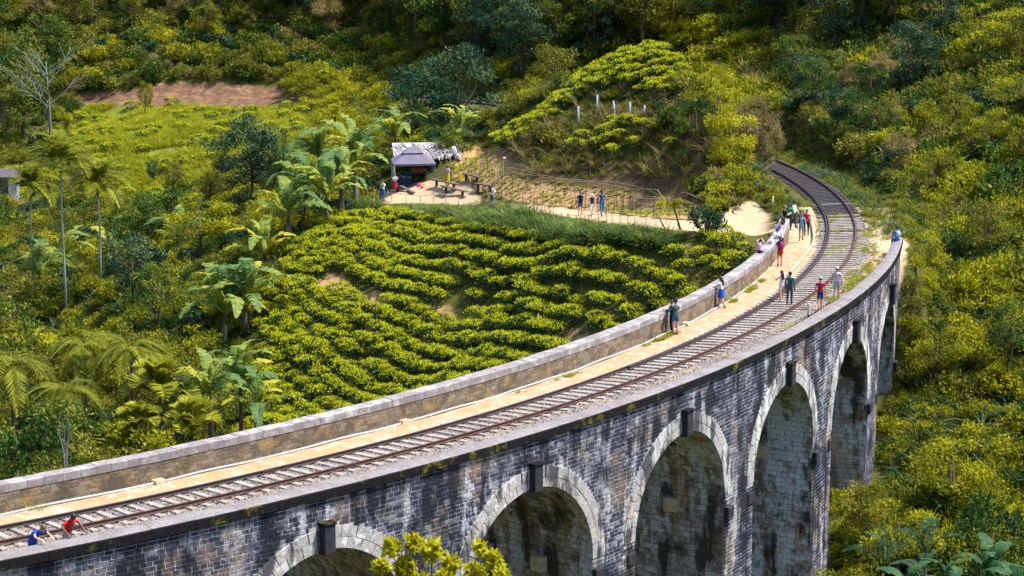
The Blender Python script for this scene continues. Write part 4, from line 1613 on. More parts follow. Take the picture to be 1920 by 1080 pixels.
def build_tea():
    # rows run parallel to the grass bank
    e = np.array([-0.56, 0.83])
    nrm = np.array([-0.83, -0.56])
    org = np.array([9.8, 132.0])
    rows, rown = [], []
    for v in np.arange(-2.4, 36, 1.24):
        for u in np.arange(-26, 40, 0.88):
            w = v + 0.35 * math.sin(u * 0.21 + v * 0.3)
            p = org + e * (u + random.uniform(-0.14, 0.14)) + nrm * (w + random.uniform(-0.1, 0.1))
            rows.append(p)
            rown.append(round((v + 2.4) / 1.24))
    rows = np.array(rows)
    rown = np.array(rown)
    P = np.stack([rows[:, 0], rows[:, 1], hgt(rows[:, 0], rows[:, 1])], 1)
    q = pix(P)
    off, a = offang(P[:, 0], P[:, 1])
    k = inpoly(q, TEA_FIELD) & (off < -5.0) & ~inpoly(q, BANKG)
    for g in TEA_GAPS:
        k &= ~inpoly(q, g)
    k &= seen_over_bridge(P, 1.0) & (RNG.random(len(P)) > 0.035)
    field = P[k]
    frow = rown[k] - rown[k].min()
    ordn = 'first second third fourth fifth sixth seventh eighth ninth tenth eleventh twelfth thirteenth fourteenth fifteenth sixteenth seventeenth eighteenth nineteenth twentieth'.split() + ['lower'] * 40
    # knoll rows follow its slope
    kn = []
    for v in np.arange(0, 26, 1.25):
        for u in np.arange(-5, 30, 0.95):
            p = np.array([-4, 180.0]) + np.array([0.86, -0.2]) * u * 1.0 + np.array([0.1, -1.0]) * v + np.array([0, random.uniform(-.12, .12)])
            kn.append(p)
    kn = np.array(kn)
    K = np.stack([kn[:, 0], kn[:, 1], hgt(kn[:, 0], kn[:, 1])], 1)
    q = pix(K)
    off, a = offang(K[:, 0], K[:, 1])
    kk = (inpoly(q, KNOLL_TEA) | (inpoly(q, KNOLL_LOW) & (RNG.random(len(K)) < 0.6))) & (K[:, 1] < 178) & (K[:, 1] > 155) & (off < -5.2)
    knoll = K[kk]
    # scattered bushes left in the clearing
    C = scatter_grid(-60, -18, 190, 246, 2.1)
    q = pix(C)
    cc = inpoly(q, CLEARING) & (RNG.random(len(C)) < 0.34) & ~inpoly(q, ROAD)
    clear = C[cc]
    alls = [(p, 'f', ordn[r]) for p, r in zip(field, frow)] + [(p, 'k', '') for p in knoll] + [(p, 'c', '') for p in clear]
    alls.sort(key=lambda t: t[0][1])
    lab = {'f': ('rounded tea bush with yellow-green shoots in the terraced field below the grass bank', 'tea bushes of the terraced field'),
           'k': ('tea bush in the rows climbing the knoll above the garden', 'tea bushes on the knoll'),
           'c': ('lone tea bush scattered in the grassy clearing below the clay road', 'tea bushes left in the clearing')}
    things = [t for t in alls if t[1] != 'f'][:100] + [t for t in alls if t[1] == 'f'][:195]
    ids = set(id(t) for t in things)
    for p, z, rw in things:
        o = link('tea_bush', random.choice(TEA), None, tuple(p - np.array([0, 0, 0.04])))
        s = random.uniform(0.95, 1.38) if z != 'c' else random.uniform(1.0, 1.6)
        o.scale = (s, s, s * random.uniform(0.92, 1.15))
        o.rotation_euler = (random.gauss(0, 0.06), random.gauss(0, 0.06), random.uniform(0, 6.28))
        if z == 'f':
            tag(o, 'rounded tea bush with yellow-green shoots in the %s row below the grass bank' % rw, 'tea bush', 'tea bushes of the %s row' % rw)
        else:
            tag(o, lab[z][0], 'tea bush', lab[z][1])
    rest = np.array([t[0] for t in alls if id(t) not in ids])
    stuff('tea_plantation', 'further rows of tea bushes filling the terraced field', 'tea bushes', TEA, rest - np.array([0, 0, 0.04]), RNG.uniform(0.95, 1.38, len(rest)), tilt=0.06)
    print('tea', len(field), len(knoll), len(clear))


build_tea()
# ------------------------------------------------------------------ shrubs
SH = {
    'yel': [shrub_mesh('shrub', L_YEL, 1.2, 1.05, 900, 17, 0.42, 0.20, 0.085, bias=b) for b in (0.5, 0.62, 0.42)],
    'olv': [shrub_mesh('shrub', L_OLV, 1.2, 1.1, 850, 16, 0.42, 0.21, 0.085, bias=b) for b in (0.5, 0.62)],
    'grn': [shrub_mesh('shrub', L_GRN, 1.2, 1.1, 850, 16, 0.42, 0.22, 0.10, bias=b) for b in (0.5, 0.62)],
    'teal': [shrub_mesh('shrub', L_TEAL, 1.2, 1.15, 800, 15, 0.42, 0.24, 0.11, bias=b) for b in (0.5, 0.65)],
    'fea': [shrub_mesh('feathery_shrub', L_YEL, 1.25, 1.4, 800, 22, 0.36, 0.26, 0.06, flat=0.45, bias=b) for b in (0.55, 0.7)],
    'dry': [shrub_mesh('dry_shrub', L_STRAW, 1.1, 0.9, 620, 14, 0.4, 0.30, 0.035, droop=0.3, bias=b) for b in (0.4, 0.55)],
}
KEYS = list(SH)
ALLSH = [m for k in KEYS for m in SH[k]]
SH_I = {}
_n = 0
for k_ in KEYS:
    SH_I[k_] = list(range(_n, _n + len(SH[k_])))
    _n += len(SH[k_])
SH_LABEL = {
    'yel': 'bushy yellow-green shrub', 'olv': 'dull olive green shrub', 'grn': 'leafy mid green shrub', 'teal': 'dark blue-green shrub', 'fea': 'feathery yellow shrub with layered sprays', 'dry': 'dry straw-coloured brush'}

YELLOW_THICKET = [(505, 190), (560, 160), (720, 160), (745, 240), (730, 275), (700, 320), (640, 350), (540, 340), (500, 290)]
RIGHT_LOW = [(1560, 1200), (1560, 900), (1640, 640), (1690, 440), (2000, 420), (2000, 1200)]
RIGHT_MID = [(1600, 440), (1640, 330), (1760, 280), (1920, 260), (2000, 260), (2000, 440), (1690, 445)]
RIGHT_TRACK = [(1440, 330), (1460, 200), (1600, 180), (1650, 300), (1620, 430), (1600, 400), (1540, 330)]
KNOLL_R = [(1295, 40), (1400, 110), (1470, 200), (1470, 330), (1440, 400), (1330, 400), (1330, 300), (1300, 200), (1275, 110)]


def mixture(px, py, y, x):
    """which shrubs grow at a spot: weights by kind"""
    if inside1(px, py, RIGHT_LOW):
        return {'yel': 0.52, 'olv': 0.28, 'grn': 0.20}
    if inside1(px, py, KNOLL_R):
        return {'yel': 0.55, 'dry': 0.3, 'fea': 0.15}
    if inside1(px, py, RIGHT_TRACK):
        return {'teal': 0.35, 'grn': 0.35, 'dry': 0.12, 'olv': 0.18}
    if inside1(px, py, RIGHT_MID):
        return {'yel': 0.34, 'olv': 0.28, 'dry': 0.14, 'grn': 0.24}
    if inside1(px, py, YELLOW_THICKET):
        return {'fea': 0.85, 'yel': 0.15}
    if x > 20 and y > 140:
        return {'olv': 0.34, 'yel': 0.2, 'dry': 0.2, 'teal': 0.14, 'grn': 0.12}
    if y > 236:
        return {'olv': 0.42, 'grn': 0.25, 'yel': 0.16, 'dry': 0.09, 'teal': 0.08}
    if x < -10 and y < 190:
        return {'grn': 0.30, 'yel': 0.34, 'olv': 0.24, 'teal': 0.12}
    return {'olv': 0.36, 'yel': 0.32, 'grn': 0.20, 'dry': 0.06, 'teal': 0.06}


def inside1(px, py, poly):
    return bool(inpoly(np.array([[px, py]], float), poly)[0])


KEEP_CLEAR = [[(845, 275), (940, 262), (1345, 380), (1335, 425), (1290, 448), (900, 400), (690, 394), (700, 340)], PATH, GARDEN, TEA_FIELD, BANKG, ROAD, KNOLL_TEA, KNOLL_LOW, CLEARING, SOIL_R,
              [(930, 300), (945, 330), (1010, 345), (1130, 358), (1240, 368), (1300, 340), (1310, 300), (1200, 300), (1060, 285), (960, 275)],
              [(1030, 290), (1050, 200), (1230, 190), (1270, 250)]]


TUFT_DARK = tuft_mesh('fern_tuft', L_GRN, 40, 0.9, 0.045, 0.6, 1.0, 0.35, 0.3)  # dark greens stand in for the deep shade between the shrubs
TUFT_DARK2 = tuft_mesh('fern_tuft', L_TEAL, 40, 0.9, 0.045, 0.6, 1.0, 0.35, 0.35)
TUFT_STRAW_S = tuft_mesh('straw_tuft', L_STRAW, 44, 1.0, 0.022, 0.5, 1.0, 0.35, 0.45)


def build_shrubs():
    near = scatter_grid(9, 62, 74, 146, 1.6)
    G = [near, scatter_grid(-58, -2, 104, 200, 1.75), scatter_grid(-2, 68, 138, 236, 1.75), scatter_grid(-80, 34, 186, 244, 2.2), scatter_grid(-84, 48, 244, 280, 1.9)]
    ex = scatter_grid(16, 34, 96, 150, 0.75)
    xo, xa = offang(ex[:, 0], ex[:, 1])
    G.append(ex[(xo > 4.2) & (xo < 7.0) & (xa > -26) & (xa < 3)])
    P = np.concatenate(G)
    P = P[in_frame(P, 2.0, 380)]
    q = pix(P)
    off, a = offang(P[:, 0], P[:, 1])
    k = ~((off > -4.3) & (off < np.where(a > -18, 4.25, 4.8)) & (a < A_END)) & ~((off > -3.4) & (off < 4.3) & (a >= A_END) & (a < 47))
    k &= ~((off > -4.6) & (off < -3.3) & (a > -12.6) & (a < -4))
    k &= ~((P[:, 1] < 125) & (off < -3.5) & (P[:, 0] > 0))
    for pg in KEEP_CLEAR:
        k &= ~inpoly(q, pg)
    k |= False
    # inside the clearing a few saplings only
    k &= seen_over_bridge(P, 2.2)
    # yard and hut
    k &= ~inpoly(q, [(690, 390), (700, 335), (740, 320), (850, 300), (905, 340), (905, 390)])
    # low growth under the last two arches
    k |= (off > -3.6) & (off < 4.3) & (((a > -25.6) & (a < -21.8)) | ((a > -19.7) & (a < -15.6))) & (P[:, 0] > 9)
    P, q, off, a = P[k], q[k], off[k], a[k]
    kinds, sizes = [], []
    for p, s, o_, a_ in zip(P, q, off, a):
        w = mixture(s[0], s[1], p[1], p[0])
        r = random.random() * sum(w.values())
        for kk, ww in w.items():
            r -= ww
            if r <= 0:
                break
        kinds.append(kk)
        z = random.uniform(0.65, 1.35)
        if s[1] > 445 and s[0] > 1550:
            z = random.uniform(0.7, 1.5)
        if kk == 'fea':
            z *= 1.25
        if o_ > 9 and p[1] > 140:
            z *= 1.4
        if o_ > 0 and o_ < 7 and a_ < 3:
            z = random.uniform(0.5, 0.95)
        if 4 < o_ < 4.9 and a_ >= A_END:
            z *= 0.6
        if -5.5 < o_ < 0 and a_ > A_END:
            z *= 0.6
        sizes.append(z)
    kinds = np.array(kinds)
    sizes = np.array(sizes)
    show = sizes / P[:, 1] * np.where((q[:, 0] > 20) & (q[:, 0] < 1900) & (q[:, 1] > 40) & (q[:, 1] < 1060), 1, 0)
    order = np.argsort(-show)
    things = set()
    cnt = {}
    for i in order:
        key = kinds[i]
        if cnt.get(key, 0) >= 48:
            continue
        cnt[key] = cnt.get(key, 0) + 1
        things.add(int(i))
        if len(things) >= 230:
            break
    for i in things:
        kk = kinds[i]
        p = P[i]
        o = link('shrub', random.choice(SH[kk]), None, tuple(p - np.array([0, 0, 0.1])))
        s = sizes[i]
        o.scale = (s, s, s * random.uniform(0.85, 1.25))
        o.rotation_euler = (random.gauss(0, 0.08), random.gauss(0, 0.08), random.uniform(0, 6.28))
        if p[0] > 18 and p[1] < 146:
            w, g = 'on the slope falling away beside the outer parapet', 'slope shrubs'
        elif p[0] > 18:
            w, g = 'on the hillside above the curving track', 'hillside shrubs'
        elif p[1] < 195:
            w, g = 'in the hollow beside the tea field', 'hollow shrubs'
        else:
            w, g = 'at the foot of the forested hill', 'forest edge shrubs'
        tag(o, SH_LABEL[kk] + ' ' + w, 'shrub', {'yel': 'yellow-green', 'olv': 'olive', 'grn': 'green', 'teal': 'blue-green', 'fea': 'feathery', 'dry': 'dry'}[kk] + ' ' + g)
    rest = np.array([i for i in range(len(P)) if i not in things])
    idx = np.array([random.choice(SH_I[kinds[i]]) for i in rest])
    stuff('undergrowth', 'dense mixed undergrowth covering the valley sides', 'undergrowth', ALLSH, P[rest] - np.array([0, 0, 0.1]), sizes[rest], idx=idx, tilt=0.1)
    # grass and ferns between them
    n = len(P)
    T = np.repeat(P, 2, 0) + np.concatenate([RNG.uniform(-1, 1, (2 * n, 2)), np.zeros((2 * n, 1))], 1)
    T[:, 2] = hgt(T[:, 0], T[:, 1])
    off, a = offang(T[:, 0], T[:, 1])
    qq = pix(T)
    kk = ~((off > -4.3) & (off < 5.2) & (a < 60))
    for pg in (PATH, GARDEN, ROAD, BANKG, KEEP_CLEAR[0]):
        kk &= ~inpoly(qq, pg)
    T = T[kk]
    stuff('fern_cover', 'wild grass and ferns between the shrubs', 'ground cover', [TUFT_DARK, TUFT_DARK2, TUFT_MIX[0], TUFT_MIX[2], TUFT_STRAW_S], T, RNG.uniform(0.6, 1.4, len(T)), tilt=0.2)
    # low fallen litter and cover on the knoll
    print('shrubs', len(things), len(rest), len(T))


build_shrubs()


# ------------------------------------------------------------------ trees
def make_tree(kind, leaf, h=8.0, w=6.0, trunk=0.16, n=3600, L=0.30, W=0.13, clumps=34, r=0.85, base=0.35, flat=0.7, bark=None, bias=0.5, droop=0.0, cone=False, lean=0.0):
    """prototype: Empty > trunk (with limbs), crown"""
    tb = MB()
    bark = bark or M_BARK
    hb = h * base
    cl = []
    if cone:
        for i in range(clumps):
            f = (i + 0.5) / clumps
            a = i * 2.4
            rr = w * 0.5 * (1 - f) ** 0.8 * RNG.uniform(0.6, 1.1)
            cl.append((rr * math.cos(a), rr * math.sin(a), hb + f * (h - hb), r * (1.15 - 0.7 * f)))
    else:
        cz = (h + hb) / 2
        for c in dome_clumps(clumps, w / 2 * 0.86, (h - hb) / 2 * 0.9, r, zc=cz, full=True):
            cl.append(c)
    top = np.array([lean * h, 0, h * (0.9 if cone else 0.72)])
    tp = [np.array([0, 0, -0.6]), np.array([lean * 0.15 * h, 0.03 * h, hb * 0.6]), np.array([lean * 0.4 * h, 0, hb * 1.1]), top]
    add_tube(tb, tp, [trunk * 1.25, trunk, trunk * 0.8, trunk * 0.25], 7, 0.5)
    for c in cl[:: (2 if len(cl) > 24 else 1)]:
        f = min(1.0, max(0.55, (c[2] - hb) / max(0.1, h - hb)))
        st = tp[2] * (1 - f * 0.5) + top * f * 0.5 if not cone else np.array([0, 0, c[2] * 0.98])
        mid = (st + np.array(c[:3])) / 2 + np.array([0, 0, -0.15])
        add_tube(tb, [st, mid, np.array(c[:3])], [trunk * 0.36, trunk * 0.22, 0.015], 5, 0.5, 0, False)
    e = empty(kind)
    tb.build('trunk', bark, e, True)
    cb = MB()
    foliage(cb, cl, n, L, W, 0.3, 0.62, flat, 0, droop, bias=bias)
    cb.build('crown', leaf, e)
    return e


TREES = {
    'olive': [make_tree('olive_tree', L_OLV, 9, 6.5, bias=0.6), make_tree('olive_tree', L_OLV, 10, 5.5, base=0.45, bias=0.6), make_tree('olive_tree', L_OLV, 7.5, 6.5, base=0.3, bias=0.66)],
    'dark': [make_tree('dark_tree', L_GRN, 9.5, 6.5, n=3800, bias=0.58), make_tree('dark_tree', L_GRN, 8, 7, base=0.25, n=4200, bias=0.52)],
    'teal': [make_tree('blue_green_tree', L_TEAL, 8, 7, base=0.22, n=4200, clumps=40, bias=0.5), make_tree('blue_green_tree', L_TEAL, 9, 5.5, bias=0.62)],
    'yellow': [make_tree('yellow_tree', L_YEL, 6.5, 6, base=0.25, n=3600, L=0.28, W=0.10, flat=0.45, bias=0.48), make_tree('yellow_tree', L_YEL, 8, 5.5, base=0.35, bias=0.42)],
    'conifer': [make_tree('drooping_conifer', L_TEAL, 13, 6, n=4600, L=0.55, W=0.09, clumps=46, r=0.8, base=0.12, flat=0.55, droop=0.8, cone=True, bias=0.62)],
    'straw': [make_tree('bamboo_clump', L_STRAW, 6, 4.6, trunk=0.07, n=3800, L=0.5, W=0.05, clumps=34, r=0.7, base=0.15, droop=0.7, bias=0.5)],
    'yplume': [make_tree('bright_leafy_tree', L_YEL, 5, 4, trunk=0.08, n=3600, L=0.34, W=0.07, clumps=30, r=0.6, base=0.1, droop=0.35, bias=0.68)],
}
T_LAB = {'olive': ('olive green broadleaf tree', 'tree'), 'dark': ('dark green broadleaf tree', 'tree'), 'teal': ('dense dark blue-green tree', 'tree'), 'yellow': ('yellow-green spreading tree', 'tree'),
         'conifer': ('tall blue-green conifer with drooping sprays', 'conifer'), 'straw': ('straw-coloured arching bamboo clump', 'bamboo'), 'yplume': ('bright yellow-green leafy tree', 'tree')}
_used = set()


def place_tree(kind, x, y, h=None, label=None, group=None, var=None, wid=1.0, sink=0.25):
    pr = TREES[kind][var if var is not None else random.randrange(len(TREES[kind]))]
    if pr.name not in _used:
        _used.add(pr.name)
        o = pr
    else:
        o = copy_tree(pr)
    ref = max(v.co[2] for v in pr.children[1].data.vertices) if 'h' not in pr else pr['h']
    pr['h'] = ref
    s = (h / ref) if h else random.uniform(0.8, 1.2)
    o.location = (x, y, hz(x, y) - sink)
    o.scale = (s * wid, s * wid, s)
    o.rotation_euler = (0, 0, random.uniform(0, 6.28))
    tag(o, label or T_LAB[kind][0], T_LAB[kind][1], group)
    return o


def wx(px, Y):
    return (px - 960) / FPX * Y * 1.02


def build_trees():
    # trees one can single out in the photograph: kind, column in the picture, distance, height, width, label
    for kind, px, Y, h, wid, var, lab in [
        ('teal', 785, 194, 8.0, 1.25, 0, 'big round dark tree behind the thatched stall and yard'),
        ('teal', 862, 197, 10.0, 1.05, 0, 'tallest rounded dark tree behind the pale banana plants'),
        ('dark', 770, 190, 4.4, 1.1, 1, 'low dark tree between the thatched stall and the big round tree'),
        ('teal', 478, 187, 8.4, 1.1, 0, 'dense dark tree beside the banana clump at the clearing edge'),
        ('dark', 520, 190, 6.0, 0.9, 1, 'dark tree half hidden behind the banana clump'),
        ('olive', 1500, 205, 9.5, 1.1, 1, 'big pale olive tree above the bend of the track'),
        ('olive', 1570, 210, 8.0, 1.0, 0, 'olive tree beside the big pale one above the track bend'),
        ('teal', 1690, 178, 6.4, 1.05, 0, 'dark glossy tree in the middle of the right hillside'),
        ('teal', 1745, 186, 6.8, 0.9, 1, 'blue-green tree behind the dark glossy hillside tree'),
        ('yellow', 1840, 178, 5.2, 1.2, 0, 'yellow feathery tree on the right hillside'),
        ('yellow', 1890, 160, 4.6, 1.15, 0, 'low yellow feathery tree above the soil path'),
        ('straw', 1405, 152, 5.0, 1.0, 0, 'straw-coloured arching bamboo at the corner of the knoll'),
        ('straw', 1430, 156, 4.4, 0.8, 0, 'straw bamboo leaning over the vanishing track'),
        ('yplume', 1365, 147, 4.4, 1.0, 0, 'bright yellow-green plumed bush where the sandy path meets the track'),
        ('yplume', 1340, 160, 4.0, 1.0, 0, 'yellow-green plumed bush on the knoll shoulder'),
        ('yplume', 1290, 172, 3.4, 1.2, 0, 'yellow-green plumed bush on top of the knoll'),
        ('dark', 1300, 152.5, 4.0, 0.9, 1, 'dark leafy tree at the foot of the knoll bank'),
        ('olive', 1040, 200, 6.5, 1.0, 2, 'low purple-tinged olive tree behind the knoll'),
        ('conifer', 1110, 219, 12, 1.0, 0, None), ('conifer', 1165, 222, 14, 1.0, 0, None), ('conifer', 1215, 226, 12, 1.0, 0, None),
        ('olive', 560, 262, 9, 1.2, 0, 'spreading olive tree with a dark trunk at the road end'),
        ('yellow', 285, 236, 4.0, 0.7, 1, 'slender young tree standing in the clearing'),
        ('yplume', 132, 222, 4.0, 0.6, 0, 'bright yellow young tree at the clearing edge'),
        ('teal', 295, 205, 2.6, 0.8, 1, 'small dark tree with pale tips at the bottom of the clearing'),
        ('dark', 255, 172, 6.5, 1.0, 0, 'dark tree between the tall areca palms'),
        ('teal', 250, 158, 6.0, 1.05, 1, 'blue-green thin tree right of the areca palms'),
        ('yplume', 60, 150, 4.2, 1.2, 0, 'yellow plumed tree below the areca palms'),
        ('dark', 330, 180, 5.5, 1.3, 1, 'dark bush below the clearing'),
        ('yellow', 240, 185, 5.5, 0.7, 1, 'thin yellow flowering tree below the clearing'),
        ('yellow', 380, 165, 5.0, 1.1, 0, 'yellow tree above the pair of banana plants'),
        ('yplume', 520, 162, 3.6, 1.2, 0, 'yellow plumed bush at the corner of the tea field'),
    ]:
        place_tree(kind, wx(px, Y), Y, h, lab or 'tall blue-green conifer with drooping sprays behind the knoll', 'conifers behind the knoll' if kind == 'conifer' else None, var, wid)
    # the wooded hill behind the clay road and round the head of the valley
    G = scatter_grid(-80, 74, 200, 292, 4.7, 0.42)
    q = pix(G)
    off, a = offang(G[:, 0], G[:, 1])
    dn = G[:, 2] + 9 > 21 - 0.0535 * G[:, 1] - 12
    k = (q[:, 0] > -260) & (q[:, 0] < 2180)
    lim = np.interp(G[:, 0], [-70, -16, -8, 2, 12, 24, 34, 60], [256, 256, 226, 216, 216, 206, 196, 186])
    k &= (G[:, 1] > lim) & ((off > 6) | (G[:, 1] > 240)) & (G[:, 1] < lim + 46)
    P = G[k]
    P = P[np.argsort(P[:, 1])][:215]
    for x, y, z in P:
        r = random.random()
        fx = x > 15
        kind = 'olive' if r < 0.46 else 'dark' if r < 0.68 else 'teal' if r < 0.82 else 'yellow' if r < 0.95 else 'straw'
        h = random.uniform(6.0, 10.5)
        if x < -16 and y < 264:
            h *= 0.62
        side = 'on the hill beyond the railway bend' if fx else 'in the wood behind the clay road'
        place_tree(kind, x, y, h, T_LAB[kind][0] + ' ' + side, kind + (' hill trees' if fx else ' wood trees'))
    # trees standing in the hollow behind the inner parapet
    for i, (px, Y, kind, h) in enumerate([(20, 112, 'dark', 9), (90, 118, 'dark', 8.5), (170, 110, 'olive', 9), (240, 116, 'yellow', 8), (330, 112, 'dark', 7), (60, 132, 'olive', 8), (150, 138, 'yellow', 7), (250, 134, 'olive', 7.5), (340, 138, 'yellow', 5.5),
                                          (-20, 140, 'dark', 9), (400, 132, 'dark', 5), (20, 160, 'olive', 7), (300, 150, 'dark', 5.5), (-30, 185, 'dark', 8), (10, 215, 'olive', 9), (60, 228, 'dark', 10), (20, 240, 'olive', 11), (110, 248, 'dark', 9), (-20, 225, 'teal', 9),
                                          (400, 190, 'olive', 4.5), (330, 196, 'olive', 4.5), (160, 205, 'olive', 4.0)]):
        side = 'crowding the hollow behind the inner parapet' if Y < 170 else 'at the left edge of the clearing'
        place_tree(kind, wx(px, Y), Y, h, T_LAB[kind][0] + ' ' + side, kind + (' hollow trees' if Y < 170 else ' clearing edge trees'))
    # taller crowns breaking the shrub cover on the right slopes
    for px, Y, kind, h in [(1880, 96, 'dark', 5.5), (1800, 104, 'yellow', 4.5), (1900, 118, 'dark', 4.5), (1700, 100, 'yellow', 4.0), (1640, 103, 'olive', 3.8), (1760, 118, 'yellow', 3.8), (1850, 132, 'olive', 4.2), (1600, 97, 'yellow', 3.4),
                            (1620, 176, 'dark', 4.0), (1660, 196, 'olive', 6.0), (1800, 200, 'dark', 7.0), (1880, 196, 'olive', 6.5), (1540, 186, 'dark', 5.0), (1480, 190, 'dark', 6.0), (1520, 172, 'dark', 4.5), (1560, 165, 'teal', 4.0), (1600, 162, 'dark', 4.0), (1650, 160, 'olive', 4.0), (1720, 158, 'yellow', 3.8), (1780, 160, 'olive', 4.2), (1830, 152, 'yellow', 3.8), (1900, 146, 'yellow', 4.2), (1740, 146, 'olive', 3.4), (1680, 150, 'straw', 3.0), (1590, 180, 'straw', 4.0), (1640, 184, 'straw', 3.8), (1900, 172, 'olive', 5.0), (1550, 196, 'teal', 6.0), (1500, 182, 'teal', 5.0)]:
        side = 'on the slope beside the outer parapet' if Y < 140 else 'on the hillside above the curving track'
        place_tree(kind, wx(px, Y), Y, h, T_LAB[kind][0] + ' ' + side, kind + (' slope trees' if Y < 140 else ' hillside trees'))
    for lst in TREES.values():                      # prototypes that were never placed leave the scene
        for pr in lst:
            if pr.name not in _used:
                for c in list(pr.children):
                    bpy.data.objects.remove(c)
                bpy.data.objects.remove(pr)


build_trees()


def bare_tree(name, px, Y, h, label, leaves=60, pale=M_PALE, w=0.16, seed=1, top_leaf=None):
    rnd = random.Random(seed)
    x = wx(px, Y)
    e = empty(name, (x, Y, hz(x, Y) - 0.2), label=label, cat='tree')
    tb = MB()
    tips = []
    pts = [np.array([0, 0, 0.0]), np.array([0.1, 0, h * 0.35]), np.array([0.0, 0.1, h * 0.7]), np.array([-0.1, 0, h])]
    add_tube(tb, pts, [w, w * 0.85, w * 0.55, 0.03], 7)
    for i in range(13):
        f = rnd.uniform(0.3, 0.92)
        st = pts[1] * (1 - f) + pts[3] * f
        a = rnd.uniform(0, 6.28)
        L = h * rnd.uniform(0.28, 0.46) * (1.25 - f * 0.6)
        d = np.array([math.cos(a) * 0.9, math.sin(a) * 0.8, 0.62])
        m = st + d * L * 0.5
        en = m + (d + np.array([0, 0, 0.35])) * L * 0.45
        add_tube(tb, [st, m, en], [w * 0.30, w * 0.17, 0.015], 5, 0.5, 0, False)
        for q in range(7):
            a2 = a + rnd.uniform(-1.2, 1.2)
            st2 = m * (1 - q / 7) + en * (q / 7)
            e2 = st2 + np.array([math.cos(a2), math.sin(a2), rnd.uniform(0.1, 0.9)]) * L * 0.42
            add_tube(tb, [st2, (st2 + e2) / 2 + np.array([0, 0, 0.06]), e2], [w * 0.14, 0.025, 0.012], 4, 0.5, 0, False)
            tips.append((*e2, 0.3))
    tb.build('trunk', pale, e, True)
    cb = MB()
    if top_leaf:
        cl = [(rnd.uniform(-1, 1) * h * 0.3, rnd.uniform(-1, 1) * h * 0.3, h * rnd.uniform(0.9, 1.03), 0.45) for _ in range(14)]
        foliage(cb, cl, leaves, 0.3, 0.14, 0.3, 0.6, 0.5, bias=0.9)
        cb.build('crown', top_leaf, e)
    else:
        foliage(cb, tips, leaves, 0.3, 0.12, 0.0, 0.4, 1.0, bias=0.75)
        cb.build('crown', L_OLV, e)
    return e


bare_tree('bare_tree', 107, 214, 11.0, 'tall pale almost leafless tree rising above the areca palms', 900, seed=12, w=0.2)
bare_tree('slender_tree', 1880, 190, 5.2, 'slender pale trunked tree with a flat silvery crown on the right hillside', 900, seed=5, w=0.09, top_leaf=L_TEAL)
for n_, (px, Y, h) in enumerate([(192, 262, 9), (378, 264, 9)]):
    x = wx(px, Y)
    e = empty('pine_tree', (x, Y, hz(x, Y) - 0.3), label=['straight grey pine trunk above the left end of the clay road', 'straight grey pine trunk above the middle of the clay road'][n_], cat='tree')
    mb = MB()
    add_tube(mb, [(0, 0, 0), (0.05, 0, 6), (0, 0, 15)], [0.26, 0.22, 0.12], 8)
    mb.build('trunk', mat_simple('grey_pine_bark', (0.20, 0.19, 0.20), (0.10, 0.09, 0.10), 3, 0.9, 0.1, 0.6, True), e, True)
    cb = MB()
    foliage(cb, [(random.uniform(-1.6, 1.6), random.uniform(-1.6, 1.6), 13 + random.uniform(0, 4), 0.9) for _ in range(14)], 1600, 0.4, 0.06)
    cb.build('crown', L_GRN, e)
# dead white branches by the inner parapet
x = wx(112, 108)
e = empty('dead_sapling', (x, 108, -7.0), label='dead white forked sapling beside the inner parapet', cat='tree')
mb = MB()
for i in range(7):
    a = i * 0.9
    add_tube(mb, [(0, 0, -10), (0.1 * math.cos(a), 0.1 * math.sin(a), -1.2), (0.4 * math.cos(a), 0.3 * math.sin(a), 0.1), (0.25 * math.cos(a + 1), 0.3 * math.sin(a), 0.6 + 0.12 * i)], [0.022, 0.016, 0.010, 0.005], 5, 0.5, 0, False)
mb.build('trunk', mat_simple('bleached_wood', (0.33, 0.31, 0.28), (0.2, 0.19, 0.18), 4, 0.9, 0.1), e)


# ------------------------------------------------------------------ bananas and palms
def banana_leaf_mesh(L=2.3, W=0.62, arch=0.5, torn=0.5, bias=0.5, mat=None, droop=0.9):
    """midrib along +X rising then arching; each side split into strips by tears"""
    mb = MB()
    n = 18
    t = np.linspace(0, 1, n + 1)
    rib = np.stack([L * (t * 0.92 - 0.12 * t ** 3), np.zeros(n + 1), L * (arch * t - arch * droop * 1.35 * t ** 2.4)], 1)
    wid = W * 0.5 * np.clip(np.sin(np.pi * np.clip(t * 0.93 + 0.06, 0, 1)) ** 0.55, 0, 1)
    wid[0] = 0.03
    wid[-1] = 0.03
    add_tube(mb, rib, np.linspace(0.035, 0.008, n + 1), 5, min(1, bias + 0.35), 0, False)
    for sd in (-1, 1):
        drop, k = 0.0, 0
        for i in range(1, n):
            if RNG.random() < torn:
                drop = RNG.uniform(0.0, 0.5)
            for w0, w1 in ((wid[i], wid[i + 1]),):
                g = 0.06 if RNG.random() < torn else 0.0
                p0, p1 = rib[i], rib[i + 1] * (1 - g) + rib[i] * g
                d = np.array([0.16, sd * 1.0, 0.30 - drop])
                d2 = np.array([0.24, sd * 1.0, 0.02 - drop * 1.5])
                V = [p0, p0 + d * w0 * 0.5, p0 + d * w0 * 0.5 + d2 * w0 * 0.5, p1, p1 + d * w1 * 0.5, p1 + d * w1 * 0.5 + d2 * w1 * 0.5]
                r = np.clip(bias + RNG.normal() * 0.1, 0, 1)
                mb.add(np.array(V), [[0, 1, 4, 3], [1, 2, 5, 4]], r)
    return mb.mesh('leaf', mat or L_BAN)


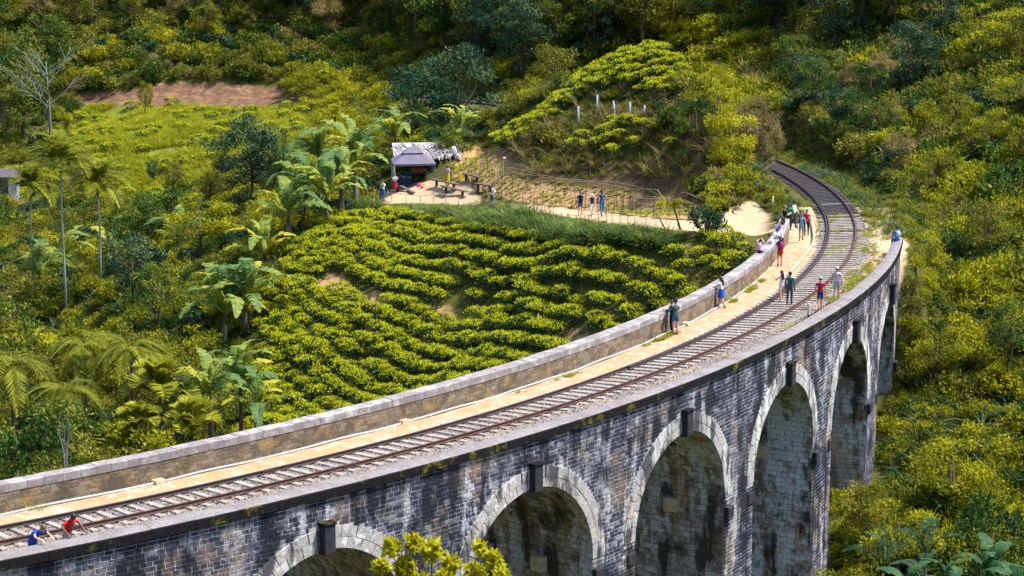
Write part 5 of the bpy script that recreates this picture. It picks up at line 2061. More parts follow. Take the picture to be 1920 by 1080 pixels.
BLEAF = {'g': [banana_leaf_mesh(2.3, 0.56, 0.75, 0.75, 0.26), banana_leaf_mesh(2.2, 0.52, 0.6, 0.8, 0.42), banana_leaf_mesh(2.4, 0.5, 0.5, 0.9, 0.55)],
         'y': [banana_leaf_mesh(2.2, 0.54, 0.75, 0.6, 0.55), banana_leaf_mesh(2.0, 0.5, 0.6, 0.7, 0.85), banana_leaf_mesh(2.1, 0.5, 0.4, 0.85, 0.7)],
         't': [banana_leaf_mesh(2.2, 0.55, 0.75, 0.7, 0.02), banana_leaf_mesh(2.0, 0.5, 0.6, 0.7, 0.10)],  # leaf tone darkened to paint in the shade at the right slope's foot
         'd': [banana_leaf_mesh(1.7, 0.3, 0.1, 0.8, 0.5, L_DRY, 2.2)]}


def skirt_mesh():
    mb = MB()
    for i in range(34):
        a = RNG.random() * 6.28
        z = RNG.uniform(0.5, 1.9)
        p = np.array([[0.10 * math.cos(a), 0.10 * math.sin(a), z]])
        d = np.array([[0.25 * math.cos(a), 0.25 * math.sin(a), -1.0]])
        leaf_quads(mb, p, d, np.array([[math.cos(a), math.sin(a), 0.1]]), RNG.uniform(0.6, 1.1), RNG.uniform(0.08, 0.2), np.array([RNG.random()]))
    return mb.mesh('dead_leaves', L_DRY)


SKIRT = skirt_mesh()


def stem_mesh():
    mb = MB()
    add_tube(mb, [(0, 0, -0.3), (0.02, 0, 0.6), (0, 0.02, 1.4), (0, 0, 2.15)], [0.19, 0.16, 0.13, 0.07], 9)
    return mb.mesh('stem', M_STEM)


STEM = stem_mesh()


def banana(pos, h, label, col='gy', n=9, group='banana plants', skirt=True, lean=0.0, rz=None, lsc=1.0):
    """h: height of the leaf crown above the ground"""
    e = empty('banana_plant', tuple(pos), rz if rz is not None else random.uniform(0, 6.28), label=label, cat='banana plant', group=group)
    o = link('stem', STEM, e)
    o.scale = (1, 1, h / 2.1)
    if skirt:
        o = link('dead_leaves', SKIRT, e)
        o.scale = (1, 1, h / 2.1)
    for i in range(n):
        c = col[i % len(col)]
        o = link('leaf', random.choice(BLEAF[c]), e)
        o.location = (0, 0, h - 0.04 * i)
        up = 1.15 * (1 - i / n) + 0.05
        o.rotation_euler = (random.gauss(0, 0.25), -up * 0.95 + random.gauss(0, 0.08), i * 2.4 + random.uniform(-0.3, 0.3))
        s = random.uniform(0.95, 1.3) * lsc * 1.08
        o.scale = (s, s, s)
    return e


for px, py, Y, h, col, n, lab, sk in [
    (541, 440, 158, 2.6, 'gyg', 8, 'banana plant with a dark bare stem at the corner of the tea field', True),
    (612, 420, 160, 3.0, 'ygy', 9, 'banana plant with yellowing leaves at the top of the tea field', True),
    (640, 405, 164, 3.3, 'gyg', 9, 'banana plant behind the yellowing one', True),
    (667, 365, 168, 4.4, 'ggy', 11, 'tall banana plant with shaggy stem beside the yard', True),
    (600, 395, 170, 5.2, 'ygg', 11, 'tallest banana plant of the clump left of the yard', True),
    (575, 430, 166, 3.4, 'gg', 8, 'green banana plant deep in the clump left of the yard', True),
    (742, 315, 184, 2.2, 'yyg', 7, 'small banana plant behind the thatched stall', False),
    (862, 250, 187, 1.5, 'yg', 6, 'young banana plant with two upright pale leaves behind the yard', False),
    (884, 250, 188, 1.3, 'yy', 6, 'young banana plant with yellow leaves behind the yard', False),
    (908, 250, 189, 1.1, 'gy', 6, 'low banana plant beside the yellow one behind the yard', False),
    (422, 640, 146, 2.9, 'ggy', 10, 'spreading banana plant left of the tea field', True),
    (462, 640, 147, 2.2, 'gy', 8, 'lower banana plant beside the spreading one left of the tea field', True),
    (452, 800, 126, 3.0, 'yyg', 10, 'bright yellow-green banana plant behind the inner parapet', False),
    (395, 820, 122, 2.8, 'yg', 8, 'banana plant touching the inner parapet', False),
    (480, 830, 124, 2.0, 'gy', 7, 'low banana plant between the parapet and the tea rows', False),
    (495, 500, 155, 0.9, 'yy', 7, 'small yellow banana plant at the left edge of the tea field', False),
    (75, 520, 172, 2.0, 'gy', 7, 'banana plant between two areca palm trunks', False),
    (118, 480, 178, 1.8, 'y', 5, 'yellow leaved banana plant behind the areca palms', False),
    (208, 475, 180, 1.9, 'yg', 6, 'banana plant right of the areca palms', False),
    (335, 500, 172, 1.6, 'g', 6, 'dark green banana plant below the clearing', False),
]:
    P = at_y(px, py, Y)
    z = min(hz(P[0], Y), P[2] + 0.6)
    banana((P[0], Y, hz(P[0], Y)), h if Y > 130 else max(1.5, P[2] + h - hz(P[0], Y)), lab, col, n + 2, 'banana plants', sk, lsc=1.75 if 140 < Y < 150 else 1.45 if Y > 150 else 1.3)
for px, py, Y, h, col, n, lab in [
    (1700, 1190, 90, 1.6, 'g', 6, 'blue-green banana plant at the foot of the right slope'),
    (1770, 1175, 89, 1.5, 'gy', 7, 'banana plant with yellow leaves at the foot of the right slope'),
    (1850, 1145, 90, 1.8, 'g', 7, 'dark banana plant under the trees of the right slope'),
    (1905, 1180, 86, 1.5, 'g', 6, 'dark banana plant at the lowest part of the right slope'),
]:
    P = at_y(px, py, Y)
    banana((P[0], Y, hz(P[0], Y)), max(1.0, P[2] - hz(P[0], Y) + h), lab, 't', n, 'banana plants on the right slope', False, lsc=0.85)


def frond_mesh(L=2.2, leaf=0.55, arch=0.7, droop=1.2, n=22, W=0.06, mat=None, bias=0.5, vee=0.5):
    mb = MB()
    t = np.linspace(0, 1, 14)
    rib = np.stack([L * (t - 0.15 * t ** 2), 0 * t, L * (arch * t - arch * droop * t ** 2.2)], 1)
    add_tube(mb, rib, np.linspace(0.03, 0.006, 14), 4, 0.8, 0, False)
    tt = np.linspace(0.16, 1.0, n)
    for sd in (-1, 1):
        P = np.stack([np.interp(tt, t, rib[:, k]) for k in range(3)], 1)
        D = np.stack([0.55 + 0.5 * tt, np.full(n, sd * 1.0), vee - 0.75 * tt + RNG.normal(size=n) * 0.1 - 0.25], 1)
        N = np.stack([np.zeros(n), np.full(n, -sd * 0.4), np.ones(n)], 1)
        ll = leaf * np.sin(np.pi * np.clip(tt * 0.8 + 0.15, 0, 1)) ** 0.6
        leaf_quads(mb, P, D, N, ll, W, np.clip(bias + RNG.normal(size=n) * 0.14, 0, 1))
    return mb.mesh('frond', mat or L_PALM)


FROND = [frond_mesh(2.3, 0.7, 0.7, 1.25, 26, 0.10, bias=b) for b in (0.45, 0.65)]
FROND_F = [frond_mesh(1.9, 0.85, 1.0, 0.85, 24, 0.15, bias=b, vee=0.9) for b in (0.7, 0.9)]
FROND_D = [frond_mesh(2.6, 0.8, 0.6, 2.0, 40, 0.06, bias=b, vee=0.0) for b in (0.35, 0.6)]
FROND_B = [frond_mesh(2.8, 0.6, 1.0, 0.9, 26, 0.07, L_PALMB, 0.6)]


def palm(x, y, ztop, label, fr=FROND, n=10, trunk=True, up=0.9, s=1.0, group='areca palms', zb=None, r=0.085):
    zb = hz(x, y) if zb is None else zb
    e = empty('areca_palm', (x, y, zb), random.uniform(0, 6.28), label=label, cat='palm', group=group)
    h = ztop - zb
    mb = MB()
    bx = random.uniform(-0.15, 0.15)
    add_tube(mb, [(0, 0, -0.3), (bx, 0, h * 0.35), (bx * 1.4, 0.05, h * 0.7), (0, 0, h)], [r * 1.25, r, r * 0.95, r * 0.8], 8)
    mb.build('trunk', M_ARECA if trunk else M_BARK, e, True)
    if trunk:
        mb = MB()
        add_tube(mb, [(0, 0, h - 0.05), (0, 0, h + 0.5), (0, 0, h + 0.9)], [r * 1.25, r * 1.3, r * 0.5], 8)
        mb.build('crownshaft', mat_simple('green_crownshaft', (0.13, 0.17, 0.05), (0.08, 0.11, 0.03), 3, 0.6, 0.3, 0, True), e, True)
    for i in range(n):
        o = link('frond', random.choice(fr), e)
        o.location = (0, 0, h + (0.75 if trunk else 0.1))
        o.rotation_euler = (random.gauss(0, 0.12), -(up * (1 - i / n * 1.25)) + random.gauss(0, 0.1), i * 2.4)
        k = s * random.uniform(0.85, 1.1)
        o.scale = (k, k, k)
    return e


for px, py, Y, s, lab in [(57, 372, 172, 1.0, 'areca palm with a dark drooping crown beside the white house'), (114, 322, 165, 1.05, 'tallest areca palm with a ringed pale trunk'), (183, 366, 168, 1.0, 'areca palm with a golden crown beside the clearing')]:
    P = at_y(px, py, Y)
    palm(P[0], Y, P[2], lab, FROND, 22, True, 1.05, s * 1.35, 'tall areca palms')
for px, py, Y, s, fr, up, lab in [(300, 745, 121, 1.3, FROND_F, 1.15, 'stiff fan-like palm crown behind the inner parapet'), (360, 815, 118, 1.2, FROND_F, 1.3, 'young feathery palm touching the inner parapet'),
                                  (262, 800, 117, 0.8, FROND_F, 0.9, 'small palm beneath the stiff fan-like palm'),
                                  (20, 690, 126, 1.25, FROND_D, 0.5, 'drooping palm with long hanging fronds in the hollow'), (160, 655, 132, 1.15, FROND_D, 0.55, 'drooping palm beside the yellow plumed tree'),
                                  (245, 660, 130, 1.1, FROND_D, 0.5, 'golden drooping palm in the hollow'), (125, 740, 122, 0.9, FROND_D, 0.5, 'low drooping palm above the dead white sapling')]:
    P = at_y(px, py, Y)
    palm(P[0], Y, P[2], lab, fr, 16, False, up, s, 'palms in the hollow', r=0.11)
for px, py, Y, s, lab in [(1655, 1075, 93, 0.9, 'blue-green palm at the pier foot of the right slope'), (1735, 1060, 94, 0.9, 'blue-green palm above the banana plants of the right slope')]:
    P = at_y(px, py, Y)
    palm(P[0], Y, P[2], lab, FROND_B, 8, False, 1.2, s, 'palms on the right slope', r=0.1)


# ------------------------------------------------------------------ tree near the viewpoint whose top shows before the wall
def foreground_tree():
    Y = 27.0
    top = at_y(800, 1010, Y)
    x = top[0]
    zb = hz(x, Y)
    e = empty('leafy_tree', (x, Y, zb), label='bright yellow-green leafy tree top rising in front of the arches', cat='tree')
    h = top[2] - zb
    tb = MB()
    add_tube(tb, [(0, 0, -0.4), (0.05, 0, h * 0.5), (0, 0, h * 0.9)], [0.09, 0.07, 0.02], 7)
    cl = []
    for px, py, r in [(735, 1030, 0.11), (775, 1020, 0.10), (810, 1035, 0.13), (760, 1065, 0.14), (715, 1065, 0.09), (845, 1060, 0.10), (900, 1030, 0.08), (925, 1050, 0.10), (890, 1075, 0.12), (940, 1080, 0.09), (830, 1090, 0.14), (790, 1100, 0.15), (740, 1110, 0.15)]:
        p = at_y(px, py, Y + random.uniform(-0.25, 0.25)) - np.array([x, Y, zb])
        cl.append((*p, r))
    for i in range(16):
        cl.append((random.uniform(-0.7, 0.9), random.uniform(-0.8, 0.8), h - random.uniform(0.9, 1.8), 0.2))
    for c in cl:
        add_tube(tb, [(0, 0, h * 0.62), ((c[0]) * 0.5, c[1] * 0.5, (h * 0.7 + c[2]) / 2), c[:3]], [0.03, 0.018, 0.006], 5, 0.5, 0, False)
    tb.build('trunk', M_BARK, e, True)
    cb = MB()
    foliage(cb, cl, 6500, 0.17, 0.075, 0.35, 0.7, 1.0, bias=0.92, spread=0.2)
    cb.build('crown', L_YEL, e)


foreground_tree()
# ------------------------------------------------------------------ people
_CL = {}


def cloth(c, rough=0.85):
    if c not in _CL:
        _CL[c] = mat_simple('cloth_%02d' % len(_CL), c, tuple(v * 0.72 for v in c), 9, rough, 0.15, 0.0, True)
    return _CL[c]


SKIN_L = mat_simple('light_skin', (0.55, 0.32, 0.22), (0.46, 0.26, 0.18), 6, 0.6, 0.3, 0, True)
SKIN_D = mat_simple('dark_skin', (0.16, 0.085, 0.055), (0.12, 0.062, 0.04), 6, 0.6, 0.3, 0, True)
HAIR_D = mat_simple('dark_hair', (0.018, 0.013, 0.012), (0.01, 0.008, 0.008), 20, 0.5, 0.4, 0, True)
HAIR_B = mat_simple('brown_hair', (0.16, 0.10, 0.06), (0.09, 0.055, 0.035), 20, 0.55, 0.4, 0, True)
M_DARK = mat_simple('eye_dark', (0.02, 0.015, 0.015), None, 5, 0.4, 0.4, 0, True)

WHITE, NAVY, BLACK, RED, BLUE, JEANS, TEAL, GREEN, LILAC, PINK, GREY, KHAKI, SKY, ROYAL = (0.75, 0.74, 0.76), (0.012, 0.02, 0.06), (0.015, 0.015, 0.02), (0.55, 0.03, 0.03), (0.03, 0.10, 0.42), (0.06, 0.12, 0.26), (0.02, 0.11, 0.13), (0.03, 0.30, 0.14), (0.52, 0.48, 0.62), (0.75, 0.42, 0.55), (0.20, 0.20, 0.23), (0.5, 0.44, 0.34), (0.30, 0.45, 0.66), (0.02, 0.07, 0.5)


def person(pos, rz, label, h=1.72, top=WHITE, bot=NAVY, shoe=BLACK, skin=SKIN_L, hair=HAIR_D, sleeve=0.6, legs=1.0, lean=0.0, stride=0.0, arms=None, sit=False, long_hair=False,
           hat=None, bag=None, skirt=None, turn=0.0, group=None, dup_x=0.0):
    """arms: {side: (elbow, wrist)} in the body's own frame (x right, y ahead, z up, for a 1.75 m person)"""
    J, Rr, E = {}, {}, []

    def j(n, p, r):
        J[n] = np.array(p, float)
        Rr[n] = r if isinstance(r, tuple) else (r, r)
    zs = -0.42 if sit else 0.0
    j('pel', (0, 0, 0.96 + zs), (0.15, 0.115))
    j('wai', (0, 0, 1.10 + zs), (0.135, 0.10))
    j('che', (0, 0.0, 1.33 + zs), (0.165, 0.115))
    j('nek', (0, 0.0, 1.49 + zs), 0.055)
    j('hd0', (0, 0.02, 1.565 + zs), (0.066, 0.075))
    j('hd1', (0, 0.03, 1.65 + zs), (0.085, 0.098))
    j('hd2', (0, 0.02, 1.735 + zs), (0.070, 0.08))
    j('nose', (0, 0.128, 1.635 + zs), 0.016)
    E += [('pel', 'wai'), ('wai', 'che'), ('che', 'nek'), ('nek', 'hd0'), ('hd0', 'hd1'), ('hd1', 'hd2'), ('hd1', 'nose')]
    c, s = math.cos(-lean), math.sin(-lean)
    piv = J['pel'].copy()

    def up(p):
        q = np.asarray(p, float) - piv
        return np.array([q[0], q[1] * c - q[2] * s, q[1] * s + q[2] * c]) + piv
    for n in ('wai', 'che', 'nek', 'hd0', 'hd1', 'hd2', 'nose'):
        J[n] = up(J[n])
    for sd, nm in ((-1, 'L'), (1, 'R')):
        j('sho' + nm, up((sd * 0.185, 0, 1.42 + zs)), 0.062)
        el, wr = (np.array([sd * 0.25, -0.03, 1.14 + zs]), np.array([sd * 0.26, 0.07, 0.90 + zs]))
        if stride:
            wr = wr + np.array([0, -sd * stride * 0.35, 0.02])
            el = el + np.array([0, -sd * stride * 0.18, 0])
        if arms and sd in arms:
            el, wr = [np.array(v, float) for v in arms[sd]]
        elif lean:
            el, wr = up(el), up(wr)
        j('elb' + nm, el, 0.045)
        j('wri' + nm, wr, 0.031)
        d = (wr - el) / np.linalg.norm(wr - el)
        d2 = d * 0.75 + np.array([0, 0.25, 0]) * (1 if abs(d[2]) > 0.6 else 0) + np.array([0, 0, -0.25]) * (1 if abs(d[2]) <= 0.6 else 0)
        d2 /= np.linalg.norm(d2)
        sx = np.cross(d2, np.array([0, 1.0, 0.3]))
        sx /= np.linalg.norm(sx) + 1e-6
        pal = wr + d * 0.075
        j('pal' + nm, pal, (0.036, 0.026))
        E += [('che', 'sho' + nm), ('sho' + nm, 'elb' + nm), ('elb' + nm, 'wri' + nm), ('wri' + nm, 'pal' + nm)]
        for k, (o_, L) in enumerate(((-0.030, 0.072), (-0.010, 0.084), (0.010, 0.080), (0.030, 0.064))):
            a_, b_ = pal + sx * o_ + d * 0.03, pal + sx * o_ * 1.25 + d * 0.03 + d2 * L
            j('fa%s%d' % (nm, k), a_, 0.0095)
            j('fb%s%d' % (nm, k), b_, 0.0075)
            E += [('pal' + nm, 'fa%s%d' % (nm, k)), ('fa%s%d' % (nm, k), 'fb%s%d' % (nm, k))]
        j('th' + nm, wr + d * 0.055 - sx * sd * 0.055 + d2 * 0.03, 0.009)
        E += [('wri' + nm, 'th' + nm)]
        j('hip' + nm, (sd * 0.095, 0, 0.90 + zs), 0.098)
        if sit:
            j('kne' + nm, (sd * 0.12, 0.42, 0.50), 0.066)
            j('ank' + nm, (sd * 0.12, 0.40, 0.09), 0.045)
            j('toe' + nm, (sd * 0.125, 0.55, 0.04), 0.038)
        else:
            f = sd * stride
            kb = max(0.0, -f) * 0.25
            j('kne' + nm, (sd * 0.10, 0.02 + f * 0.22, 0.50), 0.066)
            j('ank' + nm, (sd * 0.10, -0.03 + f * 0.46 - kb * 0.3, 0.09 + kb * 0.25), 0.045)
            j('toe' + nm, (sd * 0.11, 0.12 + f * 0.46 - kb * 0.3, 0.04 + kb * 0.1), 0.038)
        j('hel' + nm, J['ank' + nm] + np.array([0, -0.045, -0.05]), 0.032)
        E += [('pel', 'hip' + nm), ('hip' + nm, 'kne' + nm), ('kne' + nm, 'ank' + nm), ('ank' + nm, 'toe' + nm), ('ank' + nm, 'hel' + nm)]
    names = list(J)
    ix = {n: i for i, n in enumerate(names)}
    me = bpy.data.meshes.new('body_skeleton')
    me.from_pydata([tuple(J[n]) for n in names], [(ix[a], ix[b]) for a, b in E], [])
    ob = bpy.data.objects.new('body_skeleton', me)
    COL.objects.link(ob)
    sk = ob.modifiers.new('skin', 'SKIN')
    sk.use_smooth_shade = True
    sv = me.skin_vertices[0].data if len(me.skin_vertices) else None
    if sv is None:
        bm = bmesh.new()
        bm.from_mesh(me)
        bm.verts.layers.skin.verify()
        bm.to_mesh(me)
        bm.free()
        sv = me.skin_vertices[0].data
    for n in names:
        sv[ix[n]].radius = Rr[n]
        sv[ix[n]].use_root = (n == 'pel')
    sub = ob.modifiers.new('sub', 'SUBSURF')
    sub.levels = sub.render_levels = 1
    dg = bpy.context.evaluated_depsgraph_get()
    body = bpy.data.meshes.new_from_object(ob.evaluated_get(dg))
    bpy.data.objects.remove(ob)
    bpy.data.meshes.remove(me)
    for m in (skin, cloth(top), cloth(bot), cloth(shoe)):
        body.materials.append(m)
    # dress the body: each face takes the garment of its nearest limb
    n_f = len(body.polygons)
    ctr = np.empty(n_f * 3)
    body.polygons.foreach_get('center', ctr)
    ctr = ctr.reshape(-1, 3)
    best = np.full(n_f, 1e9)
    mi = np.zeros(n_f, int)
    for a, b in E:
        A, B = J[a], J[b]
        d = B - A
        t = np.clip(((ctr - A) @ d) / (d @ d + 1e-9), 0, 1)
        ra, rb = Rr[a][0], Rr[b][0]
        dd = np.linalg.norm(ctr - (A + t[:, None] * d), axis=1) / (ra + (rb - ra) * t)
        if a == 'pel' and b == 'wai':
            m = np.where(t > 0.25, 1, 2)
        elif (a, b) in (('wai', 'che'), ) or b[:3] == 'sho':
            m = np.ones(n_f, int)
        elif a == 'che':
            m = np.where(t < 0.7, 1, 0)
        elif a[:3] == 'sho':
            m = np.where(t < sleeve * 1.0, 1, 0) if sleeve <= 1 else np.ones(n_f, int)
        elif a[:3] == 'elb':
            m = np.where(t < sleeve - 1.0, 1, 0)
        elif a == 'pel':
            m = np.full(n_f, 2)
        elif a[:3] == 'hip':
            m = np.where(t < legs * 1.6, 2, 0)
        elif a[:3] == 'kne':
            m = np.where(t < (legs - 0.62) * 2.7, 2, 0)
            m = np.where(t > 0.9, 3, m)
        elif a[:3] == 'ank':
            m = np.full(n_f, 3)
        else:
            m = np.zeros(n_f, int)
        k = dd < best
        best = np.where(k, dd, best)
        mi = np.where(k, m, mi)
    body.polygons.foreach_set('material_index', mi.astype(np.int32))
    body.polygons.foreach_set('use_smooth', np.ones(n_f, bool))
    k = h / 1.75
    e = empty('person', tuple(pos), rz, label=label, cat='person', group=group)
    e.scale = (k, k, k)
    link('body', body, e)
    M = np.eye(4)
    M[1, 1], M[1, 2], M[2, 1], M[2, 2] = c, -s, s, c
    M[:3, 3] = piv - M[:3, :3] @ piv
    MU = M

    def uppart(mb, name, m):
        V = np.concatenate(mb.V)
        mb.V = [V @ MU[:3, :3].T + MU[:3, 3]]
        mb.R = [np.concatenate(mb.R)]
        return mb.build(name, m, e, True)
    hz_ = 1.65 + zs
    mb = MB()
    V, F = ICO2
    Vh = V * np.array([0.098, 0.112, 0.112]) + np.array([0, 0.012, hz_ + 0.028])
    keep = [f for f in F if not (Vh[f].mean(0)[1] > 0.045 and Vh[f].mean(0)[2] < hz_ + 0.055) and Vh[f].mean(0)[2] > hz_ - 0.06]
    mb.add(Vh, np.array(keep))
    if long_hair:
        add_tube(mb, [(0, -0.05, hz_ + 0.02), (0, -0.10, hz_ - 0.12), (0.01, -0.13, hz_ - 0.30), (0.0, -0.125, hz_ - 0.42)], [0.085, 0.088, 0.075, 0.02], 8)
    uppart(mb, 'hair', hair)
    mb = MB()
    for sd in (-1, 1):
        add_blob(mb, (sd * 0.034, 0.115, hz_ + 0.012), (0.014, 0.008, 0.008), 1)
    add_blob(mb, (0, 0.112, hz_ - 0.055), (0.026, 0.006, 0.006), 1)
    uppart(mb, 'face', M_DARK)
    mb = MB()
    for sd in (-1, 1):
        add_blob(mb, (sd * 0.096, 0.015, hz_ - 0.005), (0.012, 0.022, 0.032), 1)
    uppart(mb, 'ears', skin)
    if hat:
        mb = MB()
        kind, hc = hat
        Vh = V * np.array([0.106, 0.12, 0.10]) + np.array([0, 0.012, hz_ + 0.045])
        keep = [f for f in F if Vh[f].mean(0)[2] > hz_ + 0.035]
        mb.add(Vh, np.array(keep))
        if kind == 'cap':
            add_blob(mb, (0, 0.135, hz_ + 0.05), (0.075, 0.075, 0.012), 2)
        else:
            add_blob(mb, (0, 0.015, hz_ + 0.045), (0.19, 0.2, 0.014), 2)
        uppart(mb, 'hat', cloth(hc))
    if bag:
        kind, bc = bag
        mb = MB()
        if kind == 'pack':
            add_blob(mb, (0, -0.19, 1.28 + zs), (0.145, 0.10, 0.21), 2)
            for sd in (-1, 1):
                add_tube(mb, [(sd * 0.1, -0.14, 1.42 + zs), (sd * 0.12, 0.0, 1.49 + zs), (sd * 0.12, 0.12, 1.38 + zs), (sd * 0.15, 0.08, 1.16 + zs), (sd * 0.12, -0.12, 1.12 + zs)], 0.022, 5)
            uppart(mb, 'backpack', cloth(bc))
        else:
            add_blob(mb, (0.24, -0.06, 0.95 + zs), (0.07, 0.15, 0.13), 2)
            add_tube(mb, [(0.24, -0.04, 1.05 + zs), (0.12, -0.13, 1.3 + zs), (-0.1, -0.05, 1.50 + zs), (-0.02, 0.13, 1.3 + zs), (0.2, 0.08, 1.02 + zs)], 0.013, 5)
            uppart(mb, 'shoulder_bag', cloth(bc))
    if skirt:
        sc_, z1 = skirt
        mb = MB()
        n = 16
        rows = []
        for z, r in ((1.08 + zs, 0.155), (0.92 + zs, 0.19), ((0.92 + z1) / 2 + zs, 0.21), (z1 + zs, 0.225)):
            a = np.arange(n) * 2 * math.pi / n
            rr = r * (1 + (0.06 * np.sin(a * 5) if z < 0.9 + zs else 0))
            rows.append(np.stack([np.cos(a) * rr, np.sin(a) * rr * 0.85, np.full(n, z)], 1))
        i = np.arange(n)
        Fq = np.concatenate([np.stack([q * n + i, q * n + (i + 1) % n, (q + 1) * n + (i + 1) % n, (q + 1) * n + i], 1) for q in range(3)])
        mb.add(np.concatenate(rows), Fq)
        mb.build('skirt', cloth(sc_), e, True)
    return e


def on_deck(px, py):
    return at_z(px, py, DECK_Z + 0.02)


def build_people():
    D = math.radians
    # two men bent over the outer parapet
    for px, lab, topc, botc, sk, hr, ln in ((50, 'person in blue shirt and blue trousers bent over the outer parapet on both hands', ROYAL, BLUE, SKIN_L, HAIR_B, 0.9), (112, 'person in red shirt leaning with both hands on the outer parapet', RED, KHAKI, SKIN_D, HAIR_D, 0.62)):
        p = at_z(px, 1003 if px < 100 else 990, 0.75)
        off, a = offang(p[0], p[1])
        o = 3.42 if px < 100 else 3.46
        q = pol(o, a, DECK_Z + 0.02)
        hzr = 0.80 - DECK_Z
        ar = {-1: ((-0.27, 0.42, 1.12), (-0.23, 0.66, hzr + 0.05)), 1: ((0.27, 0.46, 1.12), (0.25, 0.78, hzr + 0.05))} if px < 100 else {-1: ((-0.33, 0.22, 1.20), (-0.30, 0.58, hzr + 0.05)), 1: ((0.32, 0.24, 1.20), (0.34, 0.62, hzr + 0.05))}
        person(q, math.radians(a) - math.pi / 2 + (0.25 if px < 100 else 0.1), lab, 1.75, topc, botc, skin=sk, hair=hr, sleeve=0.62, lean=ln, arms=ar)
    hold = {-1: ((-0.22, 0.12, 1.18), (-0.08, 0.36, 1.26)), 1: ((0.22, 0.12, 1.18), (0.08, 0.36, 1.26))}
    phone = {1: ((0.25, 0.10, 1.22), (0.10, 0.34, 1.44)), -1: ((-0.25, 0.10, 1.22), (-0.04, 0.34, 1.42))}
    onwall = {-1: ((-0.26, 0.2, 1.2), (-0.2, 0.45, 1.12)), 1: ((0.26, 0.2, 1.2), (0.2, 0.45, 1.12))}
    person(on_deck(1266, 628), D(25), 'person in green hooded jacket and blue shorts standing at the inner parapet', 1.72, (0.075, 0.13, 0.105), JEANS, sleeve=2.0, legs=0.32, hat=('cap', NAVY), arms=hold, shoe=NAVY)
    person(on_deck(1259, 625), D(100), 'person in dark clothes half hidden beyond the green hooded jacket', 1.62, NAVY, NAVY, sleeve=2.0, legs=1.0, arms=hold, shoe=NAVY)
    person(on_deck(1352, 578), D(60), 'long-haired person in white top and blue pinafore leaning on the inner parapet', 1.65, WHITE, ROYAL, sleeve=0.5, legs=0.1, stride=0.5, long_hair=True, skirt=(BLUE, 0.60), arms=onwall, lean=0.12, shoe=GREY)
    person(on_deck(1465, 566), D(20), 'long-haired person in white with a blue shoulder bag walking between the rails', 1.62, WHITE, WHITE, sleeve=0.5, legs=0.25, stride=0.3, long_hair=True, bag=('bag', (0.02, 0.05, 0.22)), arms={-1: ((-0.28, 0.15, 1.2), (-0.30, 0.33, 1.38))}, shoe=WHITE)
    person(on_deck(1480, 572), D(-12), 'person in teal shirt and dark grey trousers walking between the rails', 1.72, TEAL, (0.06, 0.06, 0.09), stride=0.35, sleeve=0.7, skin=SKIN_D, hair=HAIR_D)
    person(on_deck(1537, 582), D(5), 'person in dark red shirt and navy shorts walking beside the outer rail', 1.70, (0.34, 0.015, 0.05), (0.02, 0.05, 0.14), legs=0.42, sleeve=0.6, stride=0.3, hat=('cap', (0.4, 0.32, 0.3)), shoe=GREY)
    person(on_deck(1568, 561), D(-8), 'person in lilac top and pale blue shorts walking beside the outer parapet', 1.68, LILAC, SKY, legs=0.32, sleeve=0.3, stride=0.25, hat=('cap', LILAC), hair=HAIR_B, shoe=GREY)
    # the group at the far end of the inner parapet
    person(on_deck(1462, 499), D(15), 'person in navy top and red shorts with a pink backpack', 1.68, NAVY, RED, legs=0.36, sleeve=0.6, bag=('pack', (0.45, 0.03, 0.20)), shoe=BLUE, arms=hold, long_hair=True)
    person(on_deck(1449, 492), D(60), 'person in white shirt and navy trousers leaning on the parapet', 1.66, WHITE, NAVY, sleeve=2.0, lean=0.35, arms=onwall)
    person(on_deck(1466, 476), D(75), 'person in white shirt with a blue cap at the parapet', 1.66, WHITE, NAVY, sleeve=2.0, lean=0.25, hat=('cap', BLUE), arms=onwall)
    person(on_deck(1460, 482), D(70), 'person in royal blue headscarf at the parapet', 1.68, (0.6, 0.6, 0.75), NAVY, sleeve=2.0, lean=0.15, hat=('cap', ROYAL), arms=onwall)
    q = pol(-3.35, -17.6, 0.90)
    person((q[0], q[1], 0.90 - 0.36), D(-20), 'person in pink shirt sitting on the inner parapet', 1.5, PINK, NAVY, sleeve=2.0, sit=True, arms=hold, lean=0.3)
    person(on_deck(1467, 455), D(85), 'long-haired person in dark top near the parapet end', 1.62, (0.10, 0.03, 0.04), NAVY, sleeve=0.6, long_hair=True, arms=onwall, lean=0.1)
    person(on_deck(1470, 438), D(-70), 'fair-haired person in black t-shirt beside the parapet end', 1.72, BLACK, JEANS, hair=HAIR_B, arms=hold)
    person(on_deck(1479, 432), D(160), 'person in green t-shirt with a blue cap', 1.70, GREEN, (0.02, 0.04, 0.05), hat=('cap', (0.02, 0.06, 0.2)), skin=SKIN_D)
    person(on_deck(1488, 427), D(-120), 'person in white shirt and dark trousers stepping along the walkway', 1.72, WHITE, NAVY, sleeve=2.0, stride=0.45, skin=SKIN_D, arms={1: ((0.28, 0.1, 1.18), (0.30, 0.36, 1.12))})
    person(on_deck(1502, 452), D(175), 'person in pale blue t-shirt and grey shorts with dark backpack straps', 1.70, (0.22, 0.36, 0.55), (0.24, 0.33, 0.40), legs=0.55, sleeve=0.6, stride=0.2, hair=HAIR_B, bag=('pack', NAVY))
    person(on_deck(1512, 443), D(170), 'dark-haired person in red top and black trousers', 1.64, (0.62, 0.03, 0.07), BLACK, sleeve=0.3, stride=0.2, long_hair=False)
    # seated on the end of the outer parapet, back to the camera
    q = at_z(1682, 452, 0.75)
    off, a = offang(q[0], q[1])
    q = pol(3.5, a, 0.76)
